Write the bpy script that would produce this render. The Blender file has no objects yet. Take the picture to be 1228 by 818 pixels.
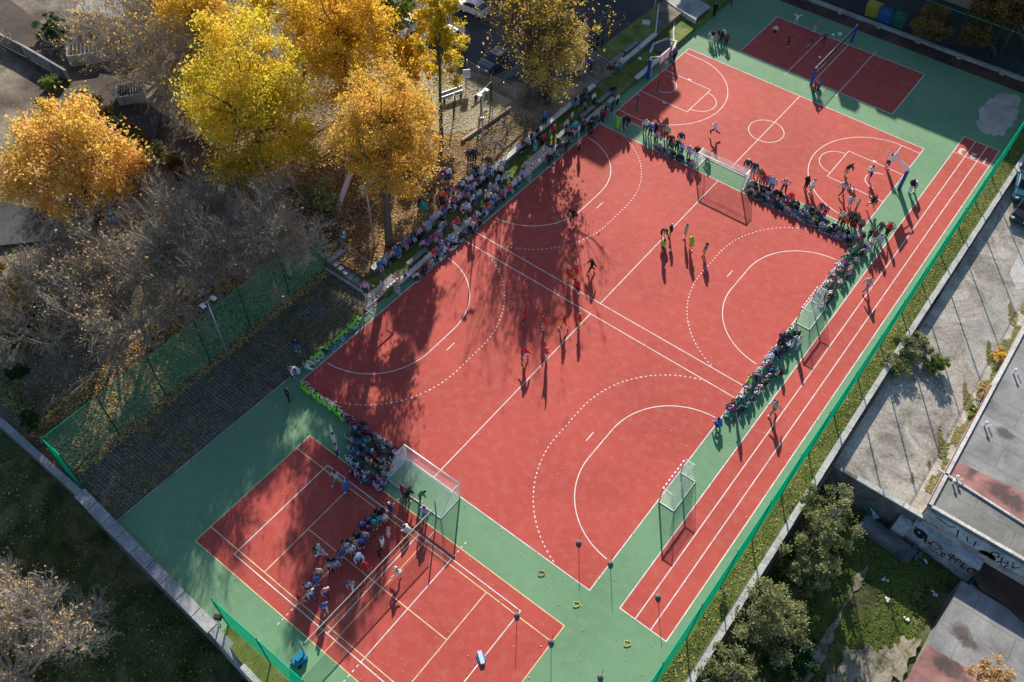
import bpy, math, random
import numpy as np
from mathutils import Vector, Matrix
rnd = random.Random(7)
S = bpy.context.scene
COL = S.collection
D = bpy.data
# ------------------------------------------------------------------ camera
AZ, TILT, ROLL, FOC = 0.6396, 0.671, 0.0244, 1062.7116
CAM = Vector((33.5786, -8.7599, 57.3584))
MC = Matrix.Rotation(AZ, 3, 'Z') @ Matrix.Rotation(TILT, 3, 'X') @ Matrix.Rotation(ROLL, 3, 'Z')
cd = D.cameras.new('camera'); cam = D.objects.new('camera', cd); COL.objects.link(cam)
cam.matrix_world = Matrix.Translation(CAM) @ MC.to_4x4()
cd.sensor_width = 36; cd.lens = FOC / 1228 * 36; cd.clip_start = 1; cd.clip_end = 2000
S.camera = cam
def G(px, py, z=0.0):
    """the world point at height z that stands at this place of the survey photograph"""
    d = MC @ Vector(((px - 614) / FOC, -(py - 409) / FOC, -1)); t = (z - CAM.z) / d.z
    return CAM + t * d
# ------------------------------------------------------------------ light
SUN_AZ, SUN_EL = 124.8, 24.1
sv = Vector((math.cos(math.radians(SUN_AZ)) * math.cos(math.radians(SUN_EL)), math.sin(math.radians(SUN_AZ)) * math.cos(math.radians(SUN_EL)), math.sin(math.radians(SUN_EL))))
w = D.worlds.new('World'); S.world = w; w.use_nodes = True
nt = w.node_tree; sky = nt.nodes.new('ShaderNodeTexSky'); sky.sky_type = 'NISHITA'; sky.sun_disc = False
sky.sun_elevation = math.radians(SUN_EL); sky.sun_rotation = math.radians(90 - SUN_AZ)
sky.air_density = 1.0; sky.dust_density = 0.6; sky.ozone_density = 2.2
bg = nt.nodes['Background']; nt.links.new(sky.outputs[0], bg.inputs[0]); bg.inputs[1].default_value = 0.08
ld = D.lights.new('sun', 'SUN'); ld.energy = 5.0; ld.angle = math.radians(0.5); ld.color = (1.0, 0.91, 0.77)
lo = D.objects.new('sun', ld); COL.objects.link(lo); lo.rotation_euler = sv.to_track_quat('Z', 'Y').to_euler(); lo.location = (0, 0, 80)
S.view_settings.view_transform = 'Standard'; S.view_settings.look = 'None'; S.view_settings.gamma = 1; S.view_settings.exposure = 0.84
# ------------------------------------------------------------------ materials
MATS = {}
def nmat(name):
    m = D.materials.new(name); m.use_nodes = True; n = m.node_tree
    for x in list(n.nodes): n.nodes.remove(x)
    out = n.nodes.new('ShaderNodeOutputMaterial'); return m, n, out
def noise(n, scale, detail=4, rough=.6, vec=None, dist=0):
    t = n.nodes.new('ShaderNodeTexNoise'); t.inputs['Scale'].default_value = scale; t.inputs['Detail'].default_value = detail
    t.inputs['Roughness'].default_value = rough; t.inputs['Distortion'].default_value = dist
    if vec: n.links.new(vec, t.inputs['Vector'])
    return t.outputs['Fac']
def ramp(n, fac, stops, interp='LINEAR'):
    r = n.nodes.new('ShaderNodeValToRGB'); r.color_ramp.interpolation = interp
    e = r.color_ramp.elements
    while len(e) < len(stops): e.new(0.5)
    for i, (p, c) in enumerate(stops):
        e[i].position = p; e[i].color = (c[0], c[1], c[2], 1) if hasattr(c, '__len__') else (c, c, c, 1)
    n.links.new(fac, r.inputs[0]); return r.outputs[0]
def mixc(n, fac, a, b, mode='MIX'):
    x = n.nodes.new('ShaderNodeMix'); x.data_type = 'RGBA'; x.blend_type = mode
    for i, v in ((0, fac), (6, a), (7, b)):
        if isinstance(v, (int, float)): x.inputs[i].default_value = v
        elif isinstance(v, tuple): x.inputs[i].default_value = (v[0], v[1], v[2], 1)
        else: n.links.new(v, x.inputs[i])
    return x.outputs[2]
def wpos(n):
    return n.nodes.new('ShaderNodeNewGeometry').outputs['Position']
def bsdf(n, out, col, rough=.8, bump=None, bstr=.3, bdist=.02, metal=0, spec=None):
    b = n.nodes.new('ShaderNodeBsdfPrincipled'); b.inputs['Roughness'].default_value = rough; b.inputs['Metallic'].default_value = metal
    if spec is not None: b.inputs['Specular IOR Level'].default_value = spec
    if isinstance(col, tuple): b.inputs['Base Color'].default_value = (col[0], col[1], col[2], 1)
    else: n.links.new(col, b.inputs['Base Color'])
    if bump is not None:
        k = n.nodes.new('ShaderNodeBump'); k.inputs['Strength'].default_value = bstr; k.inputs['Distance'].default_value = bdist
        n.links.new(bump, k.inputs['Height']); n.links.new(k.outputs[0], b.inputs['Normal'])
    n.links.new(b.outputs[0], out.inputs[0]); return b
def plain(name, c, rough=.7, metal=0, var=.12, scale=6, spec=None):
    if name in MATS: return MATS[name]
    m, n, o = nmat(name); p = wpos(n)
    f = noise(n, scale, 4, .6, p)
    col = ramp(n, f, [(.3, tuple(x * (1 - var) for x in c)), (.7, tuple(min(1, x * (1 + var)) for x in c))])
    bsdf(n, o, col, rough, metal=metal, spec=spec); MATS[name] = m; return m
def ground_mat(name, cols, s1=.25, s2=3, speck=None, rough=.95, bstr=.5, bd=.05, dist=.5):
    """cols: 3 tones mixed by large and small noise; speck = (colour, scale, threshold)"""
    m, n, o = nmat(name); p = wpos(n)
    a = noise(n, s1, 5, .62, p, dist); b = noise(n, s2, 6, .7, p)
    c1 = ramp(n, a, [(.36, cols[0]), (.5, cols[1]), (.64, cols[2])])
    c2 = ramp(n, b, [(.3, .62), (.7, 1.35)])
    c = mixc(n, 1.0, c1, c2, 'MULTIPLY')
    for sp in (speck or []):
        v = n.nodes.new('ShaderNodeTexVoronoi'); v.inputs['Scale'].default_value = sp[1]; n.links.new(p, v.inputs['Vector'])
        q = ramp(n, v.outputs['Distance'], [(sp[2], 1.0), (sp[2] + .06, 0.0)])
        # only some cells carry a speck
        wn = n.nodes.new('ShaderNodeSeparateColor'); n.links.new(v.outputs['Color'], wn.inputs[0])
        g = ramp(n, wn.outputs[0], [(sp[3], 0.0), (sp[3] + .02, 1.0)])
        k = mixc(n, 1.0, q, g, 'MULTIPLY')
        c = mixc(n, k, c, sp[0])
    bsdf(n, o, c, rough, b, bstr, bd, spec=.25); MATS[name] = m; return m
def court_mat(name, c, dust, rough=.74):
    m, n, o = nmat(name); p = wpos(n)
    a = noise(n, .12, 5, .6, p, .4); b = noise(n, 1.3, 5, .65, p); d = noise(n, 22, 3, .7, p)
    c1 = ramp(n, a, [(.3, tuple(x * .86 for x in c)), (.7, tuple(x * 1.1 for x in c))])
    c2 = mixc(n, ramp(n, b, [(.46, 0.0), (.74, .42)]), c1, dust)
    c3 = mixc(n, 1.0, c2, ramp(n, d, [(.3, .88), (.7, 1.1)]), 'MULTIPLY')
    # scuffs, drag marks: stretched noise
    mp = n.nodes.new('ShaderNodeMapping'); mp.inputs['Scale'].default_value = (.9, 6, 1); mp.inputs['Rotation'].default_value = (0, 0, .7); n.links.new(p, mp.inputs[0])
    e = noise(n, .8, 4, .7, mp.outputs[0], 1.2)
    c4 = mixc(n, ramp(n, e, [(.6, 0.0), (.74, .38)]), c3, dust)
    f2 = noise(n, .45, 6, .7, p, 2.0); c4 = mixc(n, ramp(n, f2, [(.6, 0.0), (.72, .28)]), c4, tuple(x * .62 for x in c))
    v = n.nodes.new('ShaderNodeTexVoronoi'); v.inputs['Scale'].default_value = 1.5; n.links.new(p, v.inputs['Vector'])
    q = ramp(n, v.outputs['Distance'], [(.03, 1.0), (.045, 0.0)])
    sc = n.nodes.new('ShaderNodeSeparateColor'); n.links.new(v.outputs['Color'], sc.inputs[0])
    g = ramp(n, sc.outputs[1], [(.80, 0.0), (.82, .8)])
    c5 = mixc(n, mixc(n, 1.0, q, g, 'MULTIPLY'), c4, (.75, .6, .38))
    bsdf(n, o, c5, rough, d, .25, .01, spec=.12); MATS[name] = m; return m
RED = court_mat('red_rubber', (.455, .079, .064), (.50, .18, .145))
GREEN = court_mat('green_rubber', (.150, .290, .165), (.25, .34, .23))
LINE = plain('white_line_paint', (.68, .65, .63), .8, var=.24, scale=1.6)
YLINE = plain('yellow_line_paint', (.70, .55, .30), .8, var=.2, scale=1.6)
SOIL = ground_mat('bare_soil', [(.075, .062, .05), (.15, .125, .10), (.24, .205, .165)], .22, 4, [((.30, .20, .09), 4, .12, .6), ((.33, .27, .2), 7, .1, .72)])
LEAFY = ground_mat('leaf_covered_soil', [(.09, .055, .035), (.16, .09, .05), (.24, .14, .07)], .35, 7, [((.45, .24, .07), 5, .2, .45), ((.5, .38, .16), 8, .16, .62), ((.30, .10, .05), 6, .2, .7)])
GRASS = ground_mat('short_grass', [(.07, .11, .025), (.13, .17, .035), (.20, .21, .07)], .5, 7, [((.42, .32, .12), 4, .1, .6), ((.5, .42, .2), 7, .1, .78)])
GRASSD = ground_mat('rough_grass', [(.04, .05, .02), (.095, .11, .038), (.18, .165, .085)], .55, 5, [((.25, .2, .1), 4, .1, .75)])
ASPH = ground_mat('asphalt', [(.045, .047, .052), (.06, .062, .068), (.085, .086, .088)], .2, 12, [((.25, .18, .09), 3, .06, .7)], bd=.01)
PATHM = ground_mat('leaf_strewn_path', [(.05, .043, .04), (.075, .06, .053), (.11, .08, .06)], .3, 8, [((.3, .15, .06), 5, .14, .55)], bd=.02)
LOT = ground_mat('dusty_lot', [(.25, .225, .195), (.40, .36, .315), (.54, .49, .435)], .3, 4, [((.26, .22, .15), 2.2, .08, .8), ((.6, .56, .5), 3.5, .08, .8)], dist=1.6, bd=.08)
SAND = ground_mat('grey_sand', [(.38, .34, .29), (.46, .41, .35), (.54, .48, .41)], .6, 14)
LEAFD = ground_mat('dark_leaf_verge', [(.055, .035, .03), (.085, .05, .04), (.12, .07, .05)], .3, 9)  # dark brown tone for the far strip and one roof sheet
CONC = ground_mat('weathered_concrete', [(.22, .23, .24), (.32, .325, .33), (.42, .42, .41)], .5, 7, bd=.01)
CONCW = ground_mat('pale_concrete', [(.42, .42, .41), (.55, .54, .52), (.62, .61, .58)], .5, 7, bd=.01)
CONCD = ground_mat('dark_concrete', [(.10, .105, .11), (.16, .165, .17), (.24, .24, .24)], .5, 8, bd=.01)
def paver_mat():
    m, n, o = nmat('turf_paver_grid'); p = wpos(n)
    br = n.nodes.new('ShaderNodeTexBrick'); br.offset = 0; br.inputs['Scale'].default_value = 1; br.inputs['Brick Width'].default_value = .29; br.inputs['Row Height'].default_value = .29
    br.inputs['Mortar Size'].default_value = .045; br.inputs['Mortar Smooth'].default_value = .2
    br.inputs['Color1'].default_value = (.05, .06, .035, 1); br.inputs['Color2'].default_value = (.09, .075, .05, 1); br.inputs['Mortar'].default_value = (.155, .165, .17, 1)
    n.links.new(p, br.inputs['Vector'])
    a = noise(n, .35, 5, .65, p, .6)
    c = mixc(n, ramp(n, a, [(.42, 0.0), (.58, .95)]), br.outputs['Color'], (.11, .095, .055)); c = mixc(n, 1.0, c, ramp(n, noise(n, 1.1, 6, .7, p, 1), [(.3, .55), (.7, 1.5)]), 'MULTIPLY')
    bsdf(n, o, c, .95, br.outputs['Fac'], .5, .02, spec=.2); return m
PAVER = paver_mat()
def roof_mat(name, c, stains=()):
    m, n, o = nmat(name); p = wpos(n)
    br = n.nodes.new('ShaderNodeTexBrick'); br.inputs['Scale'].default_value = 1; br.inputs['Brick Width'].default_value = 6; br.inputs['Row Height'].default_value = 2.1; br.inputs['Mortar Size'].default_value = .03
    br.inputs['Color1'].default_value = (1, 1, 1, 1); br.inputs['Color2'].default_value = (.82, .82, .82, 1); br.inputs['Mortar'].default_value = (.6, .6, .6, 1); n.links.new(p, br.inputs['Vector'])
    a = noise(n, .35, 6, .65, p, .6); b = noise(n, 5, 5, .7, p)
    c1 = ramp(n, a, [(.3, tuple(x * .52 for x in c)), (.5, c), (.7, tuple(x * 1.42 for x in c))])
    c2 = mixc(n, 1.0, c1, br.outputs['Color'], 'MULTIPLY'); c3 = mixc(n, 1.0, c2, ramp(n, b, [(.3, .85), (.7, 1.15)]), 'MULTIPLY')
    for sx, sy, rx, ry in stains:      # rain puddle residue, soft edged
        mp = n.nodes.new('ShaderNodeMapping'); mp.vector_type = 'POINT'; mp.inputs['Location'].default_value = (-sx / rx, -sy / ry, 0); mp.inputs['Scale'].default_value = (1 / rx, 1 / ry, 0); n.links.new(p, mp.inputs[0])
        ln_ = n.nodes.new('ShaderNodeVectorMath'); ln_.operation = 'LENGTH'; n.links.new(mp.outputs[0], ln_.inputs[0])
        k = n.nodes.new('ShaderNodeMath'); k.operation = 'MULTIPLY_ADD'; n.links.new(noise(n, 1.4, 6, .7, p, .8), k.inputs[0]); k.inputs[1].default_value = 1.9; n.links.new(ln_.outputs['Value'], k.inputs[2])
        c3 = mixc(n, ramp(n, k.outputs[0], [(.0, .9), (.5, .9), (.78, .55), (1.0, 0.0)]) if False else ramp(n, _half(n, k.outputs[0]), [(.72, .85), (.86, .4), (1.0, 0.0)]), c3, (.06, .042, .04))
    bsdf(n, o, c3, .8, b, .3, .01); return m
def _half(n, v):
    k = n.nodes.new('ShaderNodeMath'); k.operation = 'MULTIPLY'; n.links.new(v, k.inputs[0]); k.inputs[1].default_value = .5; return k.outputs[0]
def _st(z, L): return [(G(px, py, z).x, G(px, py, z).y, rx, ry) for px, py, rx, ry in L]
S1 = _st(.93, [(1168, 560, .5, 1.5), (1198, 588, 1.1, .9), (1216, 602, 1.0, .9), (1152, 547, .5, .4), (1205, 520, .9, .7)]); S2 = _st(-1.17, [(1152, 758, .75, .7), (1160, 771, .8, .55), (1142, 803, 1.3, .9), (1130, 795, .8, .6)])
ROOF = roof_mat('grey_bitumen_roof', (.235, .235, .24), S1[4:] + S2[:2]); ROOFD = roof_mat('dark_bitumen_roof', (.19, .19, .18)); ROOFR = roof_mat('reddish_bitumen_roof', (.33, .155, .145), S1[:4] + S2[2:]); STAIN = ROOF
WOOD = plain('weathered_wood', (.36, .25, .17), .8, var=.25, scale=9); BARK = plain('grey_brown_bark', (.10, .085, .07), .95, var=.35, scale=8)
BARKL = plain('pale_twig_bark', (.42, .375, .32), .95, var=.3, scale=3); BARKG = plain('grey_twig_bark', (.26, .225, .185), .95, var=.35, scale=3)
METAL = plain('galvanised_steel', (.42, .44, .46), .45, .6); DKM = plain('dark_painted_steel', (.02, .03, .028), .6); WHM = plain('white_painted_steel', (.78, .78, .78), .45)
REDM = plain('red_painted_steel', (.5, .03, .04), .45); BLUEM = plain('blue_padding', (.02, .06, .33), .6); NETW = plain('white_net_cord', (.75, .75, .75), .8)
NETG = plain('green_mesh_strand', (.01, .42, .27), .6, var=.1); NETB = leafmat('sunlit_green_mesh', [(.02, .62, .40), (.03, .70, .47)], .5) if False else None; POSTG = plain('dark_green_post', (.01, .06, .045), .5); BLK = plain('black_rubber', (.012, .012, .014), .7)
CYAN = plain('bright_blue_plastic', (.01, .19, .36), .4)
def leafmat(name, cols, tr=.45, s=.35):
    m, n, o = nmat(name); p = wpos(n); g = n.nodes.new('ShaderNodeNewGeometry')
    a = noise(n, s, 3, .6, p)
    k = n.nodes.new('ShaderNodeMath'); k.operation = 'MULTIPLY_ADD'; n.links.new(g.outputs['Random Per Island'], k.inputs[0]); k.inputs[1].default_value = .55
    q = n.nodes.new('ShaderNodeMath'); q.operation = 'MULTIPLY_ADD'; n.links.new(a, q.inputs[0]); q.inputs[1].default_value = 1.3; q.inputs[2].default_value = -.42
    n.links.new(q.outputs[0], k.inputs[2])
    st = [(i / (len(cols) - 1), c) for i, c in enumerate(cols)]
    c = ramp(n, k.outputs[0], st)
    d = n.nodes.new('ShaderNodeBsdfDiffuse'); t = n.nodes.new('ShaderNodeBsdfTranslucent'); mx = n.nodes.new('ShaderNodeMixShader'); mx.inputs[0].default_value = tr
    n.links.new(c, d.inputs[0]); n.links.new(c, t.inputs[0]); n.links.new(d.outputs[0], mx.inputs[1]); n.links.new(t.outputs[0], mx.inputs[2]); n.links.new(mx.outputs[0], o.inputs[0])
    return m
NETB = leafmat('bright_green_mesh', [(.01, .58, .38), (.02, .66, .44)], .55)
FLASH = plain('rusty_flashing', (.18, .035, .03), .7)
BENCH = plain('grey_bench_plank', (.20, .21, .22), .8, var=.2)
# ------------------------------------------------------------------ mesh helpers
class MB:
    def __init__(s): s.v = []; s.f = []
    def add(s, vs, fs):
        k = len(s.v); s.v += [tuple(x) for x in vs]; s.f += [tuple(i + k for i in f) for f in fs]; return s
    def box(s, c, d, rz=0, tilt=None):
        hx, hy, hz = d[0] / 2, d[1] / 2, d[2] / 2; R = Matrix.Rotation(rz, 3, 'Z')
        if tilt is not None: R = R @ tilt
        c = Vector(c)
        vs = [c + R @ Vector((x * hx, y * hy, z * hz)) for x in (-1, 1) for y in (-1, 1) for z in (-1, 1)]
        return s.add(vs, [(0, 1, 3, 2), (4, 6, 7, 5), (0, 4, 5, 1), (2, 3, 7, 6), (0, 2, 6, 4), (1, 5, 7, 3)])
    def tube(s, pts, rs, n=6, cap=True):
        pts = [Vector(p) for p in pts]; rs = rs if hasattr(rs, '__len__') else [rs] * len(pts); vs = []; fs = []
        for i, p in enumerate(pts):
            a = pts[max(i - 1, 0)]; b = pts[min(i + 1, len(pts) - 1)]; t = (b - a).normalized()
            u = t.cross(Vector((0, 0, 1))) if abs(t.z) < .9 else t.cross(Vector((1, 0, 0))); u.normalize(); w_ = t.cross(u)
            for j in range(n):
                an = 2 * math.pi * j / n; vs.append(p + (u * math.cos(an) + w_ * math.sin(an)) * rs[i])
        for i in range(len(pts) - 1):
            for j in range(n):
                fs.append((i * n + j, i * n + (j + 1) % n, (i + 1) * n + (j + 1) % n, (i + 1) * n + j))
        if cap: fs.append(tuple(range(n))[::-1]); fs.append(tuple((len(pts) - 1) * n + j for j in range(n)))
        return s.add(vs, fs)
    def poly(s, pts, z=None):
        vs = [(p[0], p[1], p[2] if z is None else z) for p in pts]; 
        ar = sum(vs[i][0] * vs[(i + 1) % len(vs)][1] - vs[(i + 1) % len(vs)][0] * vs[i][1] for i in range(len(vs)))
        f = tuple(range(len(vs))); return s.add(vs, [f if ar > 0 else f[::-1]])
    def prism(s, pts, z0, z1):
        n = len(pts); ar = sum(pts[i][0] * pts[(i + 1) % n][1] - pts[(i + 1) % n][0] * pts[i][1] for i in range(n))
        if ar < 0: pts = pts[::-1]
        vs = [(p[0], p[1], z0) for p in pts] + [(p[0], p[1], z1) for p in pts]
        return s.add(vs, [tuple(range(n))[::-1], tuple(range(n, 2 * n))] + [(i, (i + 1) % n, n + (i + 1) % n, n + i) for i in range(n)])
    def sphere(s, c, r, n=10, m=6, sc=(1, 1, 1)):
        vs = [(c[0], c[1], c[2] + r * sc[2])]; fs = []
        for i in range(1, m):
            for j in range(n):
                a = math.pi * i / m; b = 2 * math.pi * j / n
                vs.append((c[0] + r * sc[0] * math.sin(a) * math.cos(b), c[1] + r * sc[1] * math.sin(a) * math.sin(b), c[2] + r * sc[2] * math.cos(a)))
        vs.append((c[0], c[1], c[2] - r * sc[2])); L = len(vs) - 1
        for j in range(n):
            fs.append((0, 1 + j, 1 + (j + 1) % n)); fs.append((L, 1 + (m - 2) * n + (j + 1) % n, 1 + (m - 2) * n + j))
            for i in range(m - 2): fs.append((1 + i * n + j, 1 + (i + 1) * n + j, 1 + (i + 1) * n + (j + 1) % n, 1 + i * n + (j + 1) % n))
        return s.add(vs, fs)
    def strip(s, pts, wd, z):
        """flat painted line along a polyline"""
        P = [Vector((p[0], p[1])) for p in pts]; L = []; R = []
        for i, p in enumerate(P):
            a = P[max(i - 1, 0)]; b = P[min(i + 1, len(P) - 1)]; t = (b - a).normalized(); nn = Vector((-t.y, t.x)) * wd / 2
            L.append((p.x + nn.x, p.y + nn.y, z)); R.append((p.x - nn.x, p.y - nn.y, z))
        for i in range(len(P) - 1): s.add([R[i], R[i + 1], L[i + 1], L[i]], [(0, 1, 2, 3)])
        return s
    def mesh(s, name, mat):
        me = D.meshes.new(name); me.from_pydata(s.v, [], s.f)
        for m in (mat if isinstance(mat, (list, tuple)) else [mat]): me.materials.append(m)
        me.update(); return me
    def build(s, name, mat, parent=None, smooth=False):
        me = s.mesh(name, mat); o = D.objects.new(name, me); COL.objects.link(o)
        if smooth: me.polygons.foreach_set('use_smooth', [True] * len(me.polygons))
        if parent: o.parent = parent; o.matrix_parent_inverse = parent.matrix_basis.inverted()
        return o
def tag(o, label=None, cat=None, group=None, kind=None):
    if label: o['label'] = label
    if cat: o['category'] = cat
    if group: o['group'] = group
    if kind: o['kind'] = kind
    if label and kind is None:
        nw = len(label.replace(',', '').split())
        if not 4 <= nw <= 16: print('LABEL LENGTH', nw, label)
    return o
def empty(name, loc, label, cat, group=None, rz=0):
    o = D.objects.new(name, None); COL.objects.link(o); o.location = loc; o.rotation_euler = (0, 0, rz); o.empty_display_size = .3
    bpy.context.view_layer.update() if False else None
    return tag(o, label, cat, group)
def child(mb, name, mat, parent, smooth=False):
    """mesh given in the thing's own local frame"""
    me = mb.mesh(name, mat); o = D.objects.new(name, me); COL.objects.link(o); o.parent = parent
    if smooth: me.polygons.foreach_set('use_smooth', [True] * len(me.polygons))
    return o
def kids(o): return [c for c in D.objects if c.parent == o]
def dup(root, loc, rz=None, label=None, group=None, ch=None):
    r = root.copy(); COL.objects.link(r); r.location = loc
    if rz is not None: r.rotation_euler = (0, 0, rz)
    if label: r['label'] = label
    if group: r['group'] = group
    for c0 in (ch or kids(root)):
        c = c0.copy(); COL.objects.link(c); c.parent = r
        for g0 in kids(c0):
            g = g0.copy(); COL.objects.link(g); g.parent = c
    return r
def struct(mb, name, mat): return tag(mb.build(name, mat), kind='structure')
def ordn(i):
    return ['first', 'second', 'third', 'fourth', 'fifth', 'sixth', 'seventh', 'eighth', 'ninth', 'tenth'][i - 1] if i <= 10 else str(i) + ('th' if 10 < i % 100 < 20 else {1: 'st', 2: 'nd', 3: 'rd'}.get(i % 10, 'th'))
# ------------------------------------------------------------------ terrain
def hz(x, y):
    """height of the land"""
    if y < -2.75:
        if x < 31:
            t = min(max((x + 12) / 6, 0), 1); return -1.6 - 2.9 * t * t * (3 - 2 * t)
        return -3.2 if x > 32.6 else -.03 - 0.0
    if x > 32.55:
        return -.5 if y > 33.5 else -3.2
    if x > -4.95: return -.03
    if y > 24.8:
        if x < -7.5: return .9
        if x < -5: return .45
        return -.03
    if x > -11.3: return -.03
    t = min(max((-11.3 - x) / 5.5, 0), 1); u = min(max((y + 2) / 12, 0.25), 1)
    return -.03 + 1.2 * t * u
def lin(a, b, st): n = max(1, int(round((b - a) / st))); return [a + (b - a) * i / n for i in range(n)]
xs = lin(-400, -80, 40) + lin(-80, -11.3, 1.5) + [-11.3, -7.51, -7.49, -5.01, -4.94, -4.90] + lin(-4, 30, 4) + [31, 32.54, 32.56, 33.5] + lin(35, 60, 3) + lin(60, 420, 40) + [420]
ys = lin(-300, -40, 30) + lin(-40, -4, 2) + [-2.76, -2.74] + lin(-1, 24, 1.5) + [24.79, 24.81, 33.49, 33.51] + lin(36, 110, 3) + lin(110, 500, 40) + [500]
xs = sorted(set(xs)); ys = sorted(set(ys))
def zone(x, y):
    if y < -2.75 and x < 32: return 4                       # rough grass below the retaining wall
    if x > 32.5 and y < 33.5: return 4
    if x > 32.5: return 5
    if -7.5 < x < -4.9 and y > 24.8: return 3
    if x < -11.3 and y < 24.8: return 1 if x > -17 else 0
    if x < -7.5 and y > 24.8:
        if y < 44 and x > -24: return 1
        return 0
    if y > 91: return 2
    return 0
g_ = MB(); ids = []
nx, ny = len(xs), len(ys)
rg = random.Random(3)
for y in ys:
    for x in xs:
        bump = 0
        if (x < -12.5 and y < 20 and x > -40) or (y < -6 and x < 31) or (x > 34 and y < 33): bump = .08 * math.sin(x * .9 + y * .31) * math.cos(y * .7 - x * .2) + rg.uniform(-.05, .05)
        g_.v.append((x, y, hz(x, y) + bump))
for j in range(ny - 1):
    for i in range(nx - 1):
        g_.f.append((j * nx + i, j * nx + i + 1, (j + 1) * nx + i + 1, (j + 1) * nx + i)); ids.append(zone((xs[i] + xs[i + 1]) / 2, (ys[j] + ys[j + 1]) / 2))
go = g_.build('ground', [SOIL, LEAFY, ASPH, GRASS, GRASSD, LOT]); go.data.polygons.foreach_set('material_index', ids); tag(go, kind='structure')
# turf paver yard, green court surface, red courts
struct(MB().poly([(-11.35, -2.2), (-5.55, -2.45), (-5.02, 24.75), (-7.4, 24.75), (-11.35, 24.75)], -.012), 'turf_paver_yard', PAVER)
struct(MB().poly([(-5.5, -2.6), (6.4, -3.15), (6.4, -2.55), (30.5, -2.55), (30.5, 88.95), (-5.3, 88.95), (-5.3, 73.5), (-4.88, 72), (-4.88, 24.8), (-4.98, 24.8)], 0), 'green_court_surface', GREEN)
struct(MB().box((-5.24, 11.1, .02), (.1, 27.2, .09), rz=-.0195), 'kerb_edging', CONC)
struct(MB().poly([(-6, 88.96), (32, 88.96), (32, 91), (-6, 91)], -.01), 'leaf_strewn_strip', LEAFD)
struct(MB().poly([(30.52, -2.7), (31.95, -2.7), (31.95, 91), (30.52, 91)], -.004), 'grass_strip', GRASS)
def loc2w(o, th):
    c, s_ = math.cos(th), math.sin(th)
    return lambda x, y: (o[0] + c * x - s_ * y, o[1] + s_ * x + c * y)
LW = .075
F = loc2w((-4.243, 14.1217), -.0042); FA, FW = 27.937, 41.827; M1, M2 = 20.19, 21.656
struct(MB().poly([F(0, 0), F(FA, 0), F(FA, FW), F(0, FW)], .004), 'red_handball_pitch', RED)
ln = MB(); Z1 = .008
def seg(T, a, b, mb=None, wd=LW, z=Z1, ext=.0):
    (mb or ln).strip([T(*a), T(*b)], wd, z)
def frame(T, x0, y0, x1, y1, mb, wd=LW, z=Z1):
    h = wd / 2
    mb.strip([T(x0 - h, y0), T(x1 + h, y0)], wd, z); mb.strip([T(x0 - h, y1), T(x1 + h, y1)], wd, z)
    mb.strip([T(x0, y0 + h), T(x0, y1 - h)], wd, z); mb.strip([T(x1, y0 + h), T(x1, y1 - h)], wd, z)
frame(F, 0, 0, FA, FW, ln)
seg(F, (.04, M1), (FA - .04, M1)); seg(F, (.04, M2), (FA - .04, M2))
seg(F, (FA / 2, .04), (FA / 2, M1 - .04)); seg(F, (FA / 2, M2 + .04), (FA / 2, FW - .04))
for y0, y1 in ((0, M1), (M2, FW)):
    c = (y0 + y1) / 2
    for side in (0, 1):
        fx = (lambda v: v) if side == 0 else (lambda v: FA - v)
        for R_, dash in ((6, False), (9, True)):
            pts = [(R_ * math.sin(math.radians(a)), c - 1.5 - R_ * math.cos(math.radians(a))) for a in np.linspace(0, 90, 28)]
            pts += [(R_ * math.cos(math.radians(a)), c + 1.5 + R_ * math.sin(math.radians(a))) for a in np.linspace(0, 90, 28)]
            if not dash:
                pts = [p for p in pts if p[0] > .04]
                ln.strip([F(fx(p[0]), p[1]) for p in pts], LW, Z1)
            else:
                acc = 0; dense = []
                for p, q in zip(pts[:-1], pts[1:]):
                    k = max(1, int(math.dist(p, q) / .05))
                    dense += [(p[0] + (q[0] - p[0]) * i / k, p[1] + (q[1] - p[1]) * i / k) for i in range(k)]
                cur = []; s = 0
                for p, q in zip(dense[:-1], dense[1:]):
                    s += math.dist(p, q)
                    inside = y0 + .1 < p[1] < y1 - .1 and p[0] > .1
                    if (s % .40) < .22 and inside: cur.append(p)
                    else:
                        if len(cur) > 1: ln.strip([F(fx(p_[0]), p_[1]) for p_ in cur], .085, Z1)
                        cur = []
        seg(F, (fx(7), c - .5), (fx(7), c + .5))
struct(ln, 'handball_pitch_lines', LINE)
# tennis and volleyball court
T0 = loc2w((0, 0), 0); struct(MB().poly([(0, 0), (23.77, 0), (23.77, 10.97), (0, 10.97)], .004), 'red_tennis_court', RED)
ty = MB(); frame(T0, 0, 0, 23.77, 10.97, ty, .07)
for y in (1.372, 9.598): seg(T0, (.05, y), (23.72, y), ty, .07)
for x in (5.485, 18.285): seg(T0, (x, 1.41), (x, 9.56), ty, .07)
seg(T0, (5.53, 5.485), (18.24, 5.485), ty, .07); seg(T0, (12.6, .05), (12.6, 10.93), ty, .05, .0085)
struct(ty, 'tennis_court_lines', YLINE)
tw_ = MB(); frame(T0, 2.885, .99, 20.885, 9.99, tw_, .075, .012)
for x in (8.885, 11.885, 14.885): seg(T0, (x, 1.03), (x, 9.95), tw_, .07, .012)
for x in (8.885, 14.885):
    for k in range(4):
        for s0 in (1, -1):
            y = (9.99 + .2 + k * .4) if s0 > 0 else (.99 - .2 - k * .4); seg(T0, (x, y), (x, y + s0 * .2), tw_, .075, .012)
struct(tw_, 'volleyball_court_lines', LINE)
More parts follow.
